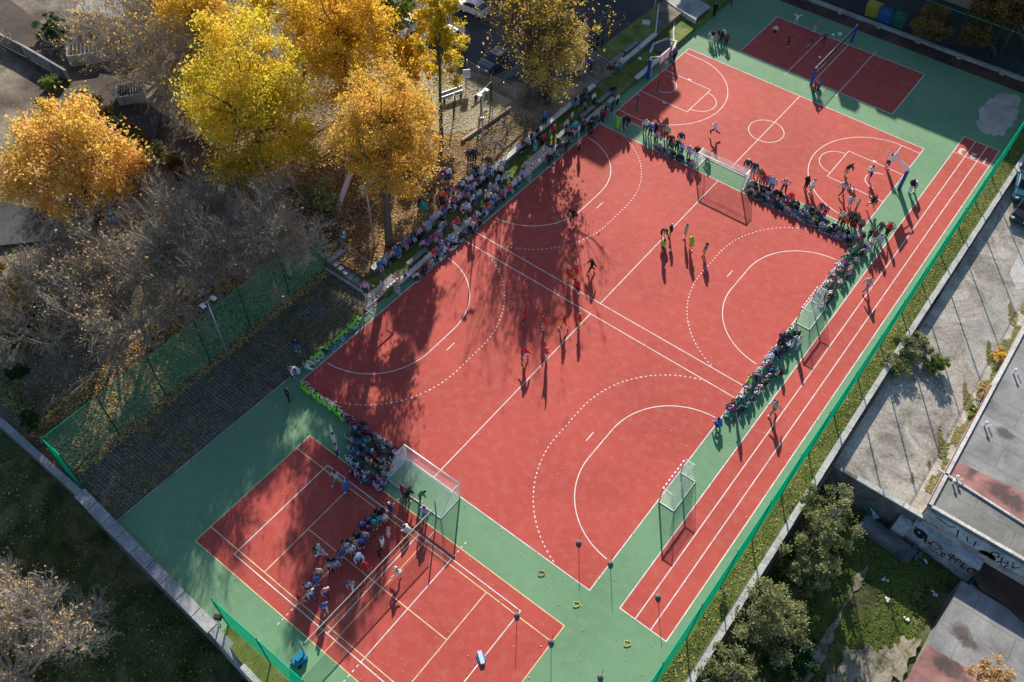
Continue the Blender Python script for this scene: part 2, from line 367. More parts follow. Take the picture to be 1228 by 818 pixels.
# far volleyball court
V = loc2w((1.0266, 76.5695), -.0024); struct(MB().poly([V(0, 0), V(18, 0), V(18, 9), V(0, 9)], .004), 'red_volleyball_court', RED)
vl = MB(); frame(V, 0, 0, 18, 9, vl)
seg(V, (9, .04), (9, 8.96), vl)
for x in (6, 12): seg(V, (x, .04), (x, 8.96), vl); seg(V, (x, -.9), (x, -.05), vl, .05); seg(V, (x, 9.05), (x, 9.9), vl, .05)
struct(vl, 'far_volleyball_lines', LINE)
# basketball court
B = loc2w((-3.818, 58.196), -.0061); BA, BW = 27.541, 15.166
struct(MB().poly([B(0, 0), B(BA, 0), B(BA, BW), B(0, BW)], .004), 'red_basketball_court', RED)
bl = MB(); frame(B, 0, 0, BA, BW, bl); seg(B, (BA / 2, .04), (BA / 2, BW - .04), bl)
cy = BW / 2
def arcp(cx, cy_, r, a0, a1, n=40): return [(cx + r * math.cos(math.radians(a)), cy_ + r * math.sin(math.radians(a))) for a in np.linspace(a0, a1, n)]
bl.strip([B(*p) for p in arcp(BA / 2, cy, 1.8, 0, 360, 48)], LW, .0085)
for sd in (0, 1):
    fx = (lambda v: v) if sd == 0 else (lambda v: BA - v)
    r = 6.72; a = math.degrees(math.asin((cy - .93) / r))
    pts = [(0.04, .93)] + arcp(1.575, cy, r, -a, a, 50) + [(0.04, BW - .93)]
    bl.strip([B(fx(p[0]), p[1]) for p in pts], LW, Z1)
    for y in (cy - 2.45, cy + 2.45): seg(B, (fx(.04), y), (fx(5.8), y), bl)
    for y in (cy - 2.62, cy + 2.62): seg(B, (fx(2.9), y), (fx(3.3), y), bl, .18)
    seg(B, (fx(5.8), cy - 2.49), (fx(5.8), cy + 2.49), bl)
    bl.strip([B(fx(p[0]), p[1]) for p in arcp(5.84, cy, 1.8, -90, 90, 26)], LW, Z1)
    bl.strip([B(fx(p[0]), p[1]) for p in arcp(1.575, cy, 1.25, -90, 90, 22)], LW, Z1)
struct(bl, 'basketball_court_lines', LINE)
# running track
K = loc2w((25.993, 14.2352), -.0051); KL, KW = 63.468, 1.2088
struct(MB().poly([K(0, 0), K(3 * KW, 0), K(3 * KW, KL), K(0, KL)], .004), 'red_running_track', RED)
kl = MB(); frame(K, 0, 0, 3 * KW, KL, kl)
for i in (1, 2): seg(K, (i * KW, .04), (i * KW, KL - .04), kl)
seg(K, (.04, 60.44), (3 * KW - .04, 60.44), kl, .06, .0085)
struct(kl, 'running_lane_lines', LINE)
for i, ch in enumerate('321'):
    fc = D.curves.new('lane_number', 'FONT'); fc.body = ch; fc.size = 1.25; fc.offset = .035; fc.align_x = 'CENTER'
    ob = D.objects.new('tmp', fc); COL.objects.link(ob); dg = bpy.context.evaluated_depsgraph_get(); me = D.meshes.new_from_object(ob.evaluated_get(dg)); D.objects.remove(ob)
    me.materials.clear(); me.materials.append(LINE); o = D.objects.new('lane_number', me); COL.objects.link(o); x, y = K((i + .5) * KW, 61.45); o.location = (x, y, .0125); o.rotation_euler = (0, 0, math.pi); tag(o, kind='structure')
# sand pit
rg = random.Random(5); sp = [(26.6, 80.4), (27.4, 79.7), (28.6, 79.6), (29.5, 80.6), (29.6, 83.7), (29.3, 86.6), (28.6, 88.1), (27.0, 87.9), (26.4, 86), (26.0, 84.5), (26.2, 82.5)]
spp = []
for i, p in enumerate(sp):
    q = sp[(i + 1) % len(sp)]
    for k in range(5): spp.append((p[0] + (q[0] - p[0]) * k / 5 + rg.uniform(-.12, .12), p[1] + (q[1] - p[1]) * k / 5 + rg.uniform(-.12, .12)))
rg2 = random.Random(9); spp = [(x + rg2.uniform(-.22, .22), y + rg2.uniform(-.22, .22)) for x, y in spp]
struct(MB().poly(spp, .006), 'sand_pit', SAND)
# roads and paths on the upper level
ZU = .904
struct(MB().poly([(-34, 51.5), (-20, 53.3), (-13.5, 55.5), (-12.2, 61), (-10.9, 65.3), (-10.7, 77.6), (-9.2, 84), (-9, 120), (-60, 120), (-60, 51)], ZU), 'car_park_asphalt', ASPH)
struct(MB().poly([(-10.85, 65.3), (-7.55, 64.9), (-7.55, 72.1), (-9.1, 74.6), (-10.5, 77.5)], ZU), 'lawn_patch', GRASS)
struct(MB().poly([(-11.2, 79.3), (-8.6, 78.4), (-5.5, 77.6), (-5.5, 81), (-9, 82.2)], .914), 'concrete_path', CONC)
struct(MB().poly([(-21.4, 46.5), (-20.6, 52.4), (-12.6, 52.4), (-12.3, 47), (-14.5, 44), (-18, 43)], ZU), 'playground_surface', ground_mat('fine_gravel', [(.2, .2, .15), (.3, .3, .23), (.38, .36, .28)], .4, 9, [((.4, .3, .14), 5, .1, .6)]))
struct(MB().poly([(-29, 43), (-21.5, 44), (-20.7, 52.3), (-30, 51.4)], ZU), 'sand_play_area', LOT)
ph = MB()
pts = [(-90, 30.5), (-62, 28.4), (-50, 27.3), (-40, 26.5), (-30, 26.2), (-20, 26.8), (-12.5, 26.6)]
ph.strip(pts, 4.0, .908); struct(ph, 'footpath', PATHM)
ph2 = MB(); ph2.strip([(-60, 3), (-45, 6), (-36, 9.5), (-32, 13), (-36, 22), (-40, 26)], 5, 1.3); struct(ph2, 'worn_track', ASPH)
# the yard and the lot beyond the right-hand wall
def jag(pts, amp, seed, k=9):
    q = random.Random(seed); out = []
    for i, p in enumerate(pts):
        a = pts[(i + 1) % len(pts)]; w0 = 0
        for j in range(k):
            f = j / k; w0 = .6 * w0 + q.uniform(-amp, amp); d = Vector((a[1] - p[1], p[0] - a[0])).normalized(); w1 = w0 * math.sin(math.pi * f) ** .5 if 0 < f < 1 else 0
            out.append((p[0] + (a[0] - p[0]) * f + d.x * w1, p[1] + (a[1] - p[1]) * f + d.y * w1))
    return out
DIRT = ground_mat('grassy_dirt', [(.10, .105, .05), (.26, .23, .18), (.34, .31, .26)], .7, 6, [((.1, .14, .04), 3, .2, .5), ((.5, .47, .42), 5, .07, .85)], dist=1.5)
struct(MB().poly(jag([(37.3, -8), (43.3, -8), (43.3, 22), (41.6, 24.6), (40.2, 23.2), (39.4, 20.5), (38.0, 17)], .5, 4), -3.05), 'dirt_patch', DIRT)
struct(MB().poly(jag([(43.3, 22.5), (43.3, 26.5), (42.2, 26.0), (41.7, 24.2)], .25, 8), -3.04), 'worn_earth', DIRT)
struct(MB().poly(jag([(37.0, 8), (38.3, 10), (38.5, 20), (38.2, 26), (38.1, 29.4), (37.9, 26), (37.5, 20)], .22, 5), -3.045), 'dirt_path', DIRT)
struct(MB().poly([(36.3, 60), (39.2, 62), (39.2, 52), (38.4, 49), (36.8, 50.2), (35.9, 52)], -.49), 'broken_slab', ground_mat('broken_concrete', [(.3, .29, .27), (.42, .40, .36), (.5, .48, .43)], .5, 6))
struct(MB().poly([(36.2, 66.5), (38.3, 66.8), (38.9, 62.4), (37.6, 60.4), (36.4, 62)], -.485), 'pale_slab', CONCW)
# ================================================================== walls and terraces
def wallthing(name, label, cat, segs, mat, group=None):
    mb = MB()
    for c, d, rz in segs: mb.box(c, d, rz)
    return tag(mb.build(name, mat), label, cat, group)
GT = 'concrete seat walls of the terrace'
def seatwall(x, y0, y1, zt, label):
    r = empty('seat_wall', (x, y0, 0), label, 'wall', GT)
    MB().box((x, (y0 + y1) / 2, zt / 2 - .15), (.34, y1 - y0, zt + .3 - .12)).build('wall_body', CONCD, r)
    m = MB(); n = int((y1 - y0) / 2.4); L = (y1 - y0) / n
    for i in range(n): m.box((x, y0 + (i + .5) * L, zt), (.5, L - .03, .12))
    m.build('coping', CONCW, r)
seatwall(-4.98, 26.4, 59.9, .5, 'lower pale concrete seat wall between the two stairways')
seatwall(-4.98, 64.2, 71.2, .5, 'short lower concrete seat wall beside the white ring wall')
seatwall(-7.5, 25.9, 59.9, .98, 'upper pale concrete seat wall between the two stairways')
seatwall(-7.5, 64.3, 72.2, .98, 'upper concrete seat wall below the dark lawn patch')
def bent(name, label, pts, zt, wd, cat='wall', mat=CONCW, z0=-.2):
    mb = MB()
    for i in range(len(pts) - 1):
        a, b = Vector(pts[i]), Vector(pts[i + 1]); d = b - a; mb.box(((a.x + b.x) / 2, (a.y + b.y) / 2, (zt + z0) / 2), (d.length + wd * .9, wd, zt - z0 + .003 * i), math.atan2(d.y, d.x))
    return tag(mb.build(name, mat), label, cat)
bent('edging_wall', 'narrow white edging wall running off the upper seat wall', [(-7.55, 72.2), (-8.9, 74.7), (-10.5, 77.6)], .98, .16)
bent('edging_wall', 'narrow white edging wall from the ring wall to the path', [(-5.3, 72.6), (-6.4, 74.3), (-8.2, 77.6)], .5, .16)
bent('path_kerb', 'thin white kerb along the concrete path corner', [(-5.45, 77.5), (-8.7, 78.3), (-11.2, 79.2)], 1.0, .12)
ring = [(-4.6 + 0, 71.2), (-5.2, 72.9), (-6.3, 72.6), (-6.9, 70.9), (-6.4, 69.4)]
bent('ring_wall', 'white polygonal low wall around a dark planting bed behind the backboard', ring, .62, .25, mat=CONCW)
tag(MB().poly([(-4.9, 71), (-5.4, 72.6), (-6.2, 72.3), (-6.7, 70.9), (-6.2, 69.8), (-5.1, 70)], .55).build('planting_bed', DKM), kind='structure')
# benches of grey slats behind the walls
def bench(x, y, z, label, L=2.4):
    r = empty('slatted_bench', (x, y, z), label, 'bench', 'grey plank benches on the terrace')
    m = MB()
    for i in range(4): m.box((-.18 + i * .12 - .0, 0, .42), (.1, L, .035))
    child(m, 'seat', BENCH, r)
    for s in (-1, 1): child(MB().box((0, s * L * .38, .2), (.36, .07, .4)), 'leg', CONCD, r)
for i, (px, py, lb) in enumerate([(487, 303, 'grey plank bench lowest on the terrace, near the left stairway'), (668, 158, 'grey plank bench behind the far left striped goal'), (694, 133, 'grey plank bench above the far left goal, in shade'), (757, 60, 'grey plank bench at the edge of the dark lawn patch'), (742, 75, 'grey plank bench at the top of the upper stairway'), (713, 115, 'grey plank bench just left of the upper stairway')]):
    z = .45 if i in (0, 1, 2, 5) else .9; p = G(px, py, z); x = -5.55 if z < .6 else -8.05; bench(x, p.y, z if True else 0, lb)
# stairways
def stairs(label, x0, x1, y0, y1, z1, n, cheek=True, rails=True):
    r = empty('stairway', (x0, (y0 + y1) / 2, 0), label, 'stairs')
    m = MB(); dx = (x1 - x0) / n; 
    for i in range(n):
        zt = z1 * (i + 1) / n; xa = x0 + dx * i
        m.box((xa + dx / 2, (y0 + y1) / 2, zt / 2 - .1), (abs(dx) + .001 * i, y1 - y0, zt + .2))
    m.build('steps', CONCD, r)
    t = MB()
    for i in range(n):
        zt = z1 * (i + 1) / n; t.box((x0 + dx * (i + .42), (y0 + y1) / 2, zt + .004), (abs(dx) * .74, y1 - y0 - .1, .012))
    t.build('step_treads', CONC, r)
    for s, y in enumerate((y0 - .12, y1 + .12)):
        a = math.atan2(z1, x1 - x0); Lh = math.hypot(x1 - x0, z1)
        MB().prism([(x0, y - .1), (x1, y - .1), (x1, y + .1), (x0, y + .1)], -.1, .15 if s else .12).build('cheek_wall', CONCW, r)
        m = MB(); m.tube([(x0, y, .95), (x1, y, z1 + .95)], .025, 5); m.tube([(x0, y, .5), (x1, y, z1 + .5)], .015, 5)
        for k in range(4):
            f = k / 3; m.tube([(x0 + (x1 - x0) * f, y, z1 * f), (x0 + (x1 - x0) * f, y, z1 * f + .95)], .02, 5)
        m.build('handrail', METAL, r)
stairs('wide grey stairway at the left end of the terrace with metal handrails', -6.0, -11.4, 24.15, 26.0, 1.0, 9)
stairs('pale stairway at the far end of the terrace climbing to the road', -6.1, -10.9, 60.4, 63.7, .95, 8)
# upper level retaining edge by the paver yard
wallthing('retaining_wall', 'low dark retaining wall beside the left stairway', 'wall', [((-9.5, 26.35, .42), (4, .25, .9), 0)], CONCD)
# fence railing, timber wall, playground things
def railing(name, label, pts, z, h=1.0, mat=METAL, cat='railing', n=4):
    r = empty(name, (pts[0][0], pts[0][1], z), label, cat); m = MB(); pm = MB()
    for a, b in zip(pts[:-1], pts[1:]):
        L = math.dist(a, b); k = max(1, int(L / 1.6))
        for q in range(n):
            zz = z + h * (q + 1) / n; m.tube([(a[0], a[1], zz), (b[0], b[1], zz)], .03, 4)
        for i in range(k + 1):
            x, y = a[0] + (b[0] - a[0]) * i / k, a[1] + (b[1] - a[1]) * i / k; MB().box((x, y, z + h / 2), (.07, .07, h + .06)).build('post', mat, r)
    m.build('rails', mat, r); return r
railing('metal_railing', 'silver metal railing between the parked cars and the playground', [(-19.6, 53.5), (-12.3, 52.6)], .9, 1.3)
railing('metal_railing', 'short silver railing beside the nearest dark parked car', [(-15.7, 53.2), (-14.6, 57.8)], .9, 1.1)
railing('timber_railing', 'pale timber handrail along the playground platform', [(-12.6, 46.8), (-12.25, 50.8)], 1.0, 1.1, WOOD, n=3)
wallthing('timber_edge', 'timber edge beam below the playground handrail', 'edging', [((-12.2, 47.6, 1.0), (.25, 7.2, .35), -.07)], WOOD)
railing('metal_railing', 'thin grey railing on the brown slope left of the terrace stairway', [(-20.5, 25.5), (-12.2, 26.9)], 1.0, 1.0, DKM, n=2)
def pxy(px, py, z): p = G(px, py, z); return (p.x, p.y, z)
def frame_thing(px, py, rz, w_, h, label, seat=True):
    p = pxy(px, py, .9); r = empty('swing_frame', p, label, 'swing', rz=rz)
    m = MB(); m.box((0, 0, h), (.1, w_ + .2, .1))
    child(m, 'top_beam', DKM, r)
    for s in (-1, 1): child(MB().box((0, s * w_ / 2, h / 2), (.12, .12, h)), 'post', DKM, r)
    if seat: child(MB().box((0, 0, .45), (.2, .5, .04)).tube([(0, -.25, .45), (0, -.25, h)], .012, 4).tube([(0, .25, .45), (0, .25, h)], .012, 4), 'seat', BLK, r)
frame_thing(583, 127, .1, 1.9, 2.3, 'dark rectangular play frame on the playground gravel')
frame_thing(545, 135, .6, 1.5, 2.0, 'dark play frame beside the slim yellow tree')
p = pxy(543, 118, .9); r = empty('park_bench', p, 'light grey bench on the orange leaves near the slim yellow tree', 'bench', rz=-.35)
child(MB().box((0, 0, .45), (.45, 2.6, .06)), 'seat', METAL, r); child(MB().box((-.28, 0, .75), (.05, 2.6, .4)), 'backrest', METAL, r)
for s in (-1, 1): child(MB().box((0, s * 1.0, .22), (.4, .07, .42)), 'leg', DKM, r)
p = pxy(571, 118, .9); r = empty('seesaw', p, 'small dark rocking toy on the playground gravel', 'play equipment')
child(MB().box((0, 0, .5), (.15, 1.4, .1)), 'plank', WOOD, r); child(MB().box((0, 0, .22), (.3, .15, .45)), 'base', DKM, r)
p = pxy(560, 103, .9); r = empty('notice_board', p, 'small white notice board beside the playground railing', 'sign', rz=-.7)
child(MB().box((0, 0, 1.5), (.05, .75, 1.0)), 'board', WHM, r); child(MB().box((-.05, 0, .7), (.06, .06, 1.4)), 'post', DKM, r); child(MB().box((.03, 0, 1.5), (.02, .6, .7)), 'poster', plain('pale_blue_print', (.4, .5, .75), .6), r)
# slide
r = empty('slide', (-15.6, 31.0, .9), 'red and white playground slide half hidden under the orange tree', 'slide', rz=math.atan2(-3.4, 1.2))
sl = MB()
for s in (-1, 1): sl.add([(-1.9, s * .3, 1.9), (1.7, s * .3, .12), (1.7, s * .3, .36), (-1.9, s * .3, 2.15), (-1.9, s * .34, 1.9), (1.7, s * .34, .12), (1.7, s * .34, .36), (-1.9, s * .34, 2.15)], [(0, 1, 2, 3), (7, 6, 5, 4), (0, 4, 5, 1), (3, 2, 6, 7)])
child(sl, 'side_rail', REDM, r); child(MB().add([(-1.9, -.3, 1.9), (1.7, -.3, .14), (1.7, .3, .14), (-1.9, .3, 1.9), (-1.9, -.3, 1.85), (1.7, -.3, .08), (1.7, .3, .08), (-1.9, .3, 1.85)], [(0, 1, 2, 3), (7, 6, 5, 4), (0, 4, 5, 1)]), 'chute', WHM, r)
child(MB().box((-2.3, 0, 1.85), (.8, .7, .06)).box((-2.6, .3, .9), (.07, .07, 1.9)).box((-2.6, -.3, .9), (.07, .07, 1.9)), 'ladder', REDM, r)
# refuse bins
def drum_bin(px, py, z, label):
    p = pxy(px, py, z); r = empty('litter_bin', p, label, 'bin')
    m = MB(); m.tube([(0, 0, 0), (0, 0, .75)], [.25, .3], 14); child(m, 'drum', METAL, r, True); child(MB().tube([(0, 0, .751), (0, 0, .8)], [.32, .30], 14), 'rim', CYAN, r, True)
drum_bin(412, 287, 1.0, 'round bluish litter bin at the top of the left stairway')
# lamps
def lamp(px, py, z, h, label, dark=False):
    p = pxy(px, py, z); r = empty('street_lamp', p, label, 'lamp', 'lamp posts around the sports ground')
    child(MB().tube([(0, 0, 0), (0, 0, h * .5), (0, 0, h)], [.09, .075, .05], 8), 'pole', METAL, r, True)
    child(MB().box((0, 0, h + .03), (.12, 1.1, .08)), 'arm', METAL, r)
    for s in (-1, 1): child(MB().box((.12, s * .5, h + .06), (.42, .3, .12)), 'lamp_head', WHM, r)
    child(MB().box((0, 0, h * .62), (.2, .3, .3)), 'junction_box', METAL, r)
    child(MB().tube([(0, 0, 0), (0, 0, .12)], [.2, .18], 8), 'base', CONCD, r)
lamp(449.5, 297, .9, 7.4, 'grey lamp post standing beside the orange tree trunk at the left stairway')
lamp(579, 190, .9, 7.6, 'grey lamp post between the playground and the terrace')
lamp(276.5, 434, 0, 7.4, 'grey lamp post between the paver yard and the long green mesh fence')
lamp(782, 28, .9, 7.0, 'grey lamp post on the dark lawn patch near the path')
# floodlight by the lower-left wall
r = empty('floodlight', (6.0, -2.9, .5), 'black floodlight on a short pole at the end of the wide concrete coping', 'lamp')
child(MB().tube([(0, 0, -.5), (0, 0, .6)], .05, 6), 'pole', METAL, r); child(MB().box((.05, .1, .75), (.42, .26, .5), .5), 'lamp_housing', BLK, r)
# ================================================================== lower-left retaining wall with wide coping
r = empty('retaining_wall', (-1, -3, 0), 'long wide concrete coping wall above the shaded lower grass', 'wall')
MB().prism([(-9.2, -3.05), (5.9, -3.72), (5.9, -2.98), (-9.2, -2.42)], -5.2, .30).build('wall_body', CONCD, r)
cp = MB(); n = 9
for i in range(n):
    a, b = i / n, (i + 1) / n - .004; Lx = 15.2
    q = lambda t, up: (-9.25 + Lx * t, (-2.28 - .76 * t) if up else (-3.15 - .68 * t))
    if i % 3 == 0: cp.prism([q(a, 0), q(b, 0), q(b, 1), q(a, 1)], .302, .40)
    else: cp.prism([q(a, 0), q(b, 0), q(b, 1), q(a, 1)], .302, .398)
cp.build('coping', CONC, r)
r = empty('boundary_wall', (-20, -2.6, 0), 'narrow grey boundary wall beyond the end of the green mesh fence', 'wall')
MB().prism([(-80, -2.75), (-9.3, -2.9), (-9.3, -2.55), (-80, -2.4)], -4, .35).build('wall_body', CONCD, r)
MB().prism([(-80, -2.8), (-9.3, -2.98), (-9.3, -2.48), (-80, -2.32)], .352, .43).build('coping', CONC, r)
r = empty('ramp_wall', (7, -3.4, 0), 'sloping bluish concrete block ending the wide coping wall', 'wall')
MB().add([(5.95, -3.72, -5), (9.1, -3.95, -5), (9.1, -3.3, -5), (5.95, -3.05, -5), (5.95, -3.72, .36), (9.1, -3.95, -.35), (9.1, -3.3, -.35), (5.95, -3.05, .36)], [(0, 3, 2, 1), (4, 5, 6, 7), (0, 1, 5, 4), (1, 2, 6, 5), (2, 3, 7, 6), (3, 0, 4, 7)]).build('block', CONC, r)
MB().prism([(9.12, -4.0), (32.5, -5.2), (32.5, -4.9), (9.12, -3.65)], -5, .12).build('lower_wall', CONCW, r)
struct(MB().poly([(6.2, -3.3), (9.2, -3.75), (32, -5.1), (32, -2.5), (6.2, -2.5)], -.006), 'grass_verge', GRASS)
# ================================================================== mesh fences (every strand is modelled)
def mesh_fence(label, a, b, h, nposts, sp=.1, r_=.007, seg_label=None, strand=NETG, z0=0.05, za=0, zb=0, hs=None):
    r = empty('mesh_fence', (a[0], a[1], za), label, 'fence')
    A = Vector((a[0], a[1], 0)); Bv = Vector((b[0], b[1], 0)); d = Bv - A; L = d.length; rz = math.atan2(d.y, d.x); m = MB()
    k = int(L / sp)
    for i in range(k + 1):
        f = i / k; p = A + d * f; zz = za + (zb - za) * f; m.box((p.x, p.y, zz + z0 + (h - z0) / 2), (2 * r_, 2 * r_, h - z0), rz)
    dz = (zb - za); 
    for j in range(int(h / sp) + 1):
        z = z0 + j * sp; m.add([tuple(A + Vector((0, 0, za + z - r_))), tuple(Bv + Vector((0, 0, zb + z - r_))), tuple(Bv + Vector((0, 0, zb + z + r_))), tuple(A + Vector((0, 0, za + z + r_)))], [(0, 1, 2, 3)])
        m.add([tuple(A + Vector((0, 0, za + z))) , tuple(Bv + Vector((0, 0, zb + z))), tuple(Bv + Vector((math.sin(rz) * r_, -math.cos(rz) * r_, zb + z))), tuple(A + Vector((math.sin(rz) * r_, -math.cos(rz) * r_, za + z)))], [(0, 1, 2, 3)])
    m.build('mesh', strand, r)
    for i in range(nposts):
        f = i / (nposts - 1); p = A + d * f; MB().tube([(p.x, p.y, za + dz * f - .3), (p.x, p.y, za + dz * f + h + .08)], .055, 6).build('post', POSTG, r)
    MB().tube([A + Vector((0, 0, za + h)), Bv + Vector((0, 0, zb + h))], .035, 4).build('top_wire', NETB, r)
    return r
mesh_fence('tall bright green mesh fence along the running lanes and grass strip', (30.53, -2.6), (30.72, 91), 5.6, 22, .1, .0046, strand=NETB)
mesh_fence('short green mesh fence on the kerb below the tennis court', (6.4, -2.6), (30.5, -2.6), 4.3, 7, .09, .006, strand=NETB)
mesh_fence('see-through green mesh fence between the brown bank and the paver yard', (-11.42, -2.2), (-11.5, 24.2), 4.9, 7, .13, .0085)
mesh_fence('short steep green mesh fence at the corner by the boundary wall', (-11.45, -2.28), (-9.25, -2.28), 4.9, 2, .08, .012, strand=NETB)
mesh_fence('dim mesh fence on the kerb beyond the far volleyball court', (-3, 91.95), (31, 91.7), 4.5, 10, .16, .007, strand=POSTG)
# kerb wall beyond the volleyball court
kw = MB()
for i in range(16):
    x = -6 + i * 2.4; kw.box((x + 1.2, 91.3, .1), (2.36, .38, .42))
    if i % 2: kw.box((x + .5, 90.95, .08), (.5, .35, .3))
tag(kw.build('kerb_wall', CONC), 'low grey kerb wall with stub buttresses beyond the far volleyball court', 'wall')
# grass strip wall
r = empty('retaining_wall', (32.2, 30, 0), 'long narrow concrete wall between the grass strip and the dusty lot', 'wall')
MB().prism([(32.0, -20), (32.5, -20), (32.2, 42), (32.5, 92), (32.05, 92), (31.78, 42)][:6], -3.6, .22).build('wall_body', CONCD, r)
m = MB(); n = 44
for i in range(n):
    y = -18 + i * 2.5; x = 32.24 - .22 * math.exp(-((y - 42) / 22) ** 2); m.box((x, y + 1.25, .27), (.44, 2.47, .1), 0)
m.build('coping', CONCW, r)
# wall between lot and yard
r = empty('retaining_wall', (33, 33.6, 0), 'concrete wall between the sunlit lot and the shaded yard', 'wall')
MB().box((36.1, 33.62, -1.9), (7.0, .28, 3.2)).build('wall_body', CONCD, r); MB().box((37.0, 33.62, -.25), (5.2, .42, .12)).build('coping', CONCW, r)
# ================================================================== goals
def goal(loc, rz, W_, H_, dt, db, label, mat, striped=False, group=None):
    """opening faces local -x; net behind at +x"""
    r = empty('football_goal' if W_ > 4 else 'handball_goal', (loc[0], loc[1], 0), label, 'goal', group, rz)
    t = .06 if W_ > 4 else .045; h = W_ / 2
    def bar(a, b, nm):
        m = MB(); a = Vector(a); b = Vector(b)
        if striped:
            me = MB(); n = max(2, int(round((b - a).length / .2))); o = None
            mm = MB(); idx = []
            for i in range(n):
                p = a + (b - a) * i / n; q = a + (b - a) * (i + 1) / n; k = len(mm.f); mm.box((p + q) / 2, [max(abs(c), 2 * t) for c in (q - p)]); idx += [i % 2] * (len(mm.f) - k)
            o = child(mm, nm, [WHM, REDM], r); o.data.polygons.foreach_set('material_index', idx)
        else: child(m.tube([a, b], t, 8), nm, mat, r, True)
    bar((0, -h, 0), (0, -h, H_), 'post'); bar((0, h, 0), (0, h, H_), 'post'); bar((0, -h - t, H_), (0, h + t, H_), 'crossbar')
    fr = MB()
    for s in (-1, 1):
        fr.tube([(0, s * h, H_), (dt, s * h, H_)], .03, 5); fr.tube([(dt, s * h, H_), (db, s * h, .03)], .022, 5); fr.tube([(0, s * h, .03), (db, s * h, .03)], .035, 5)
    fr.tube([(db, -h, .03), (db, h, .03)], .035, 5)
    child(fr, 'back_frame', WHM, r)
    # net of knotted cord
    nt_ = MB(); sp = .115; c = .0075
    prof = []   # cross-section: top front -> top back -> sagging back -> ground
    for i in range(60):
        f = i / 59
        if f < .22: prof.append((dt * f / .22, H_ - .05 * math.sin(math.pi * f / .22)))
        else:
            g = (f - .22) / .78; x = dt + (db - dt) * g - .28 * math.sin(math.pi * g); prof.append((x, H_ * (1 - g) + .03))
    # horizontals
    Ls = [0]
    for a, b in zip(prof[:-1], prof[1:]): Ls.append(Ls[-1] + math.dist(a, b))
    def at(l):
        for i in range(len(Ls) - 1):
            if Ls[i + 1] >= l: f = (l - Ls[i]) / max(1e-6, Ls[i + 1] - Ls[i]); return (prof[i][0] + (prof[i + 1][0] - prof[i][0]) * f, prof[i][1] + (prof[i + 1][1] - prof[i][1]) * f)
        return prof[-1]
    n = int(Ls[-1] / sp); ribs = [at(Ls[-1] * i / n) for i in range(n + 1)]
    ny_ = int(W_ / sp)
    def sag(y): return .06 * math.cos(math.pi * y / W_)
    for i, (x, z) in enumerate(ribs):
        P_ = [(x - sag(-h + W_ * j / 8) * (1 if x > dt else 0), -h + W_ * j / 8, z - (sag(-h + W_ * j / 8) if x <= dt else 0)) for j in range(9)]; nt_.tube(P_, c, 3, False)
    for j in range(ny_ + 1):
        y = -h + W_ * j / ny_; nt_.tube([(x - (sag(y) if x > dt else 0), y, z - (sag(y) if x <= dt else 0)) for x, z in ribs[::3] + [ribs[-1]]], c, 3, False)
    for s in (-1, 1):
        for i in range(0, n + 1, 1):
            x, z = ribs[i]
            if z > .1 and x > .05: nt_.tube([(x, s * h, z), (0, s * h, z)], c, 3, False)
        k = int(db / sp)
        for i in range(1, k):
            x = db * i / k; zt = H_ if x < dt else H_ * (1 - (x - dt) / (db - dt))
            nt_.tube([(x, s * h, .03), (x, s * h, zt)], c, 3, False)
    child(nt_, 'net', NETW, r)
    return r
GB = 'large white football goals'; GH = 'red and white striped handball goals'
goal((9.74, 13.95), -math.pi / 2, 5.16, 2.1, .9, 2.1, 'large white goal nearest the tennis court, beside the seated crowd', WHM, group=GB)
goal((9.87, 55.92), math.pi / 2, 5.1, 2.08, .9, 2.1, 'large white goal at the far end, on the basketball court edge', WHM, group=GB)
goal((-4.30, 24.3), math.pi, 3.1, 2.0, .8, 1.15, 'striped goal at the foot of the left stairway', WHM, True, GH)
goal((-4.26, 46.0), math.pi, 3.1, 2.0, .8, 1.15, 'striped goal half way along the shaded terrace wall', WHM, True, GH)
goal((23.85, 24.15), 0, 3.06, 2.0, .8, 1.25, 'striped goal nearest the starting corner of the running lanes, nobody beside it', WHM, True, GH)
goal((24.0, 45.75), 0, 3.06, 2.0, .8, 1.25, 'striped goal between seated children along the right touchline', WHM, True, GH)
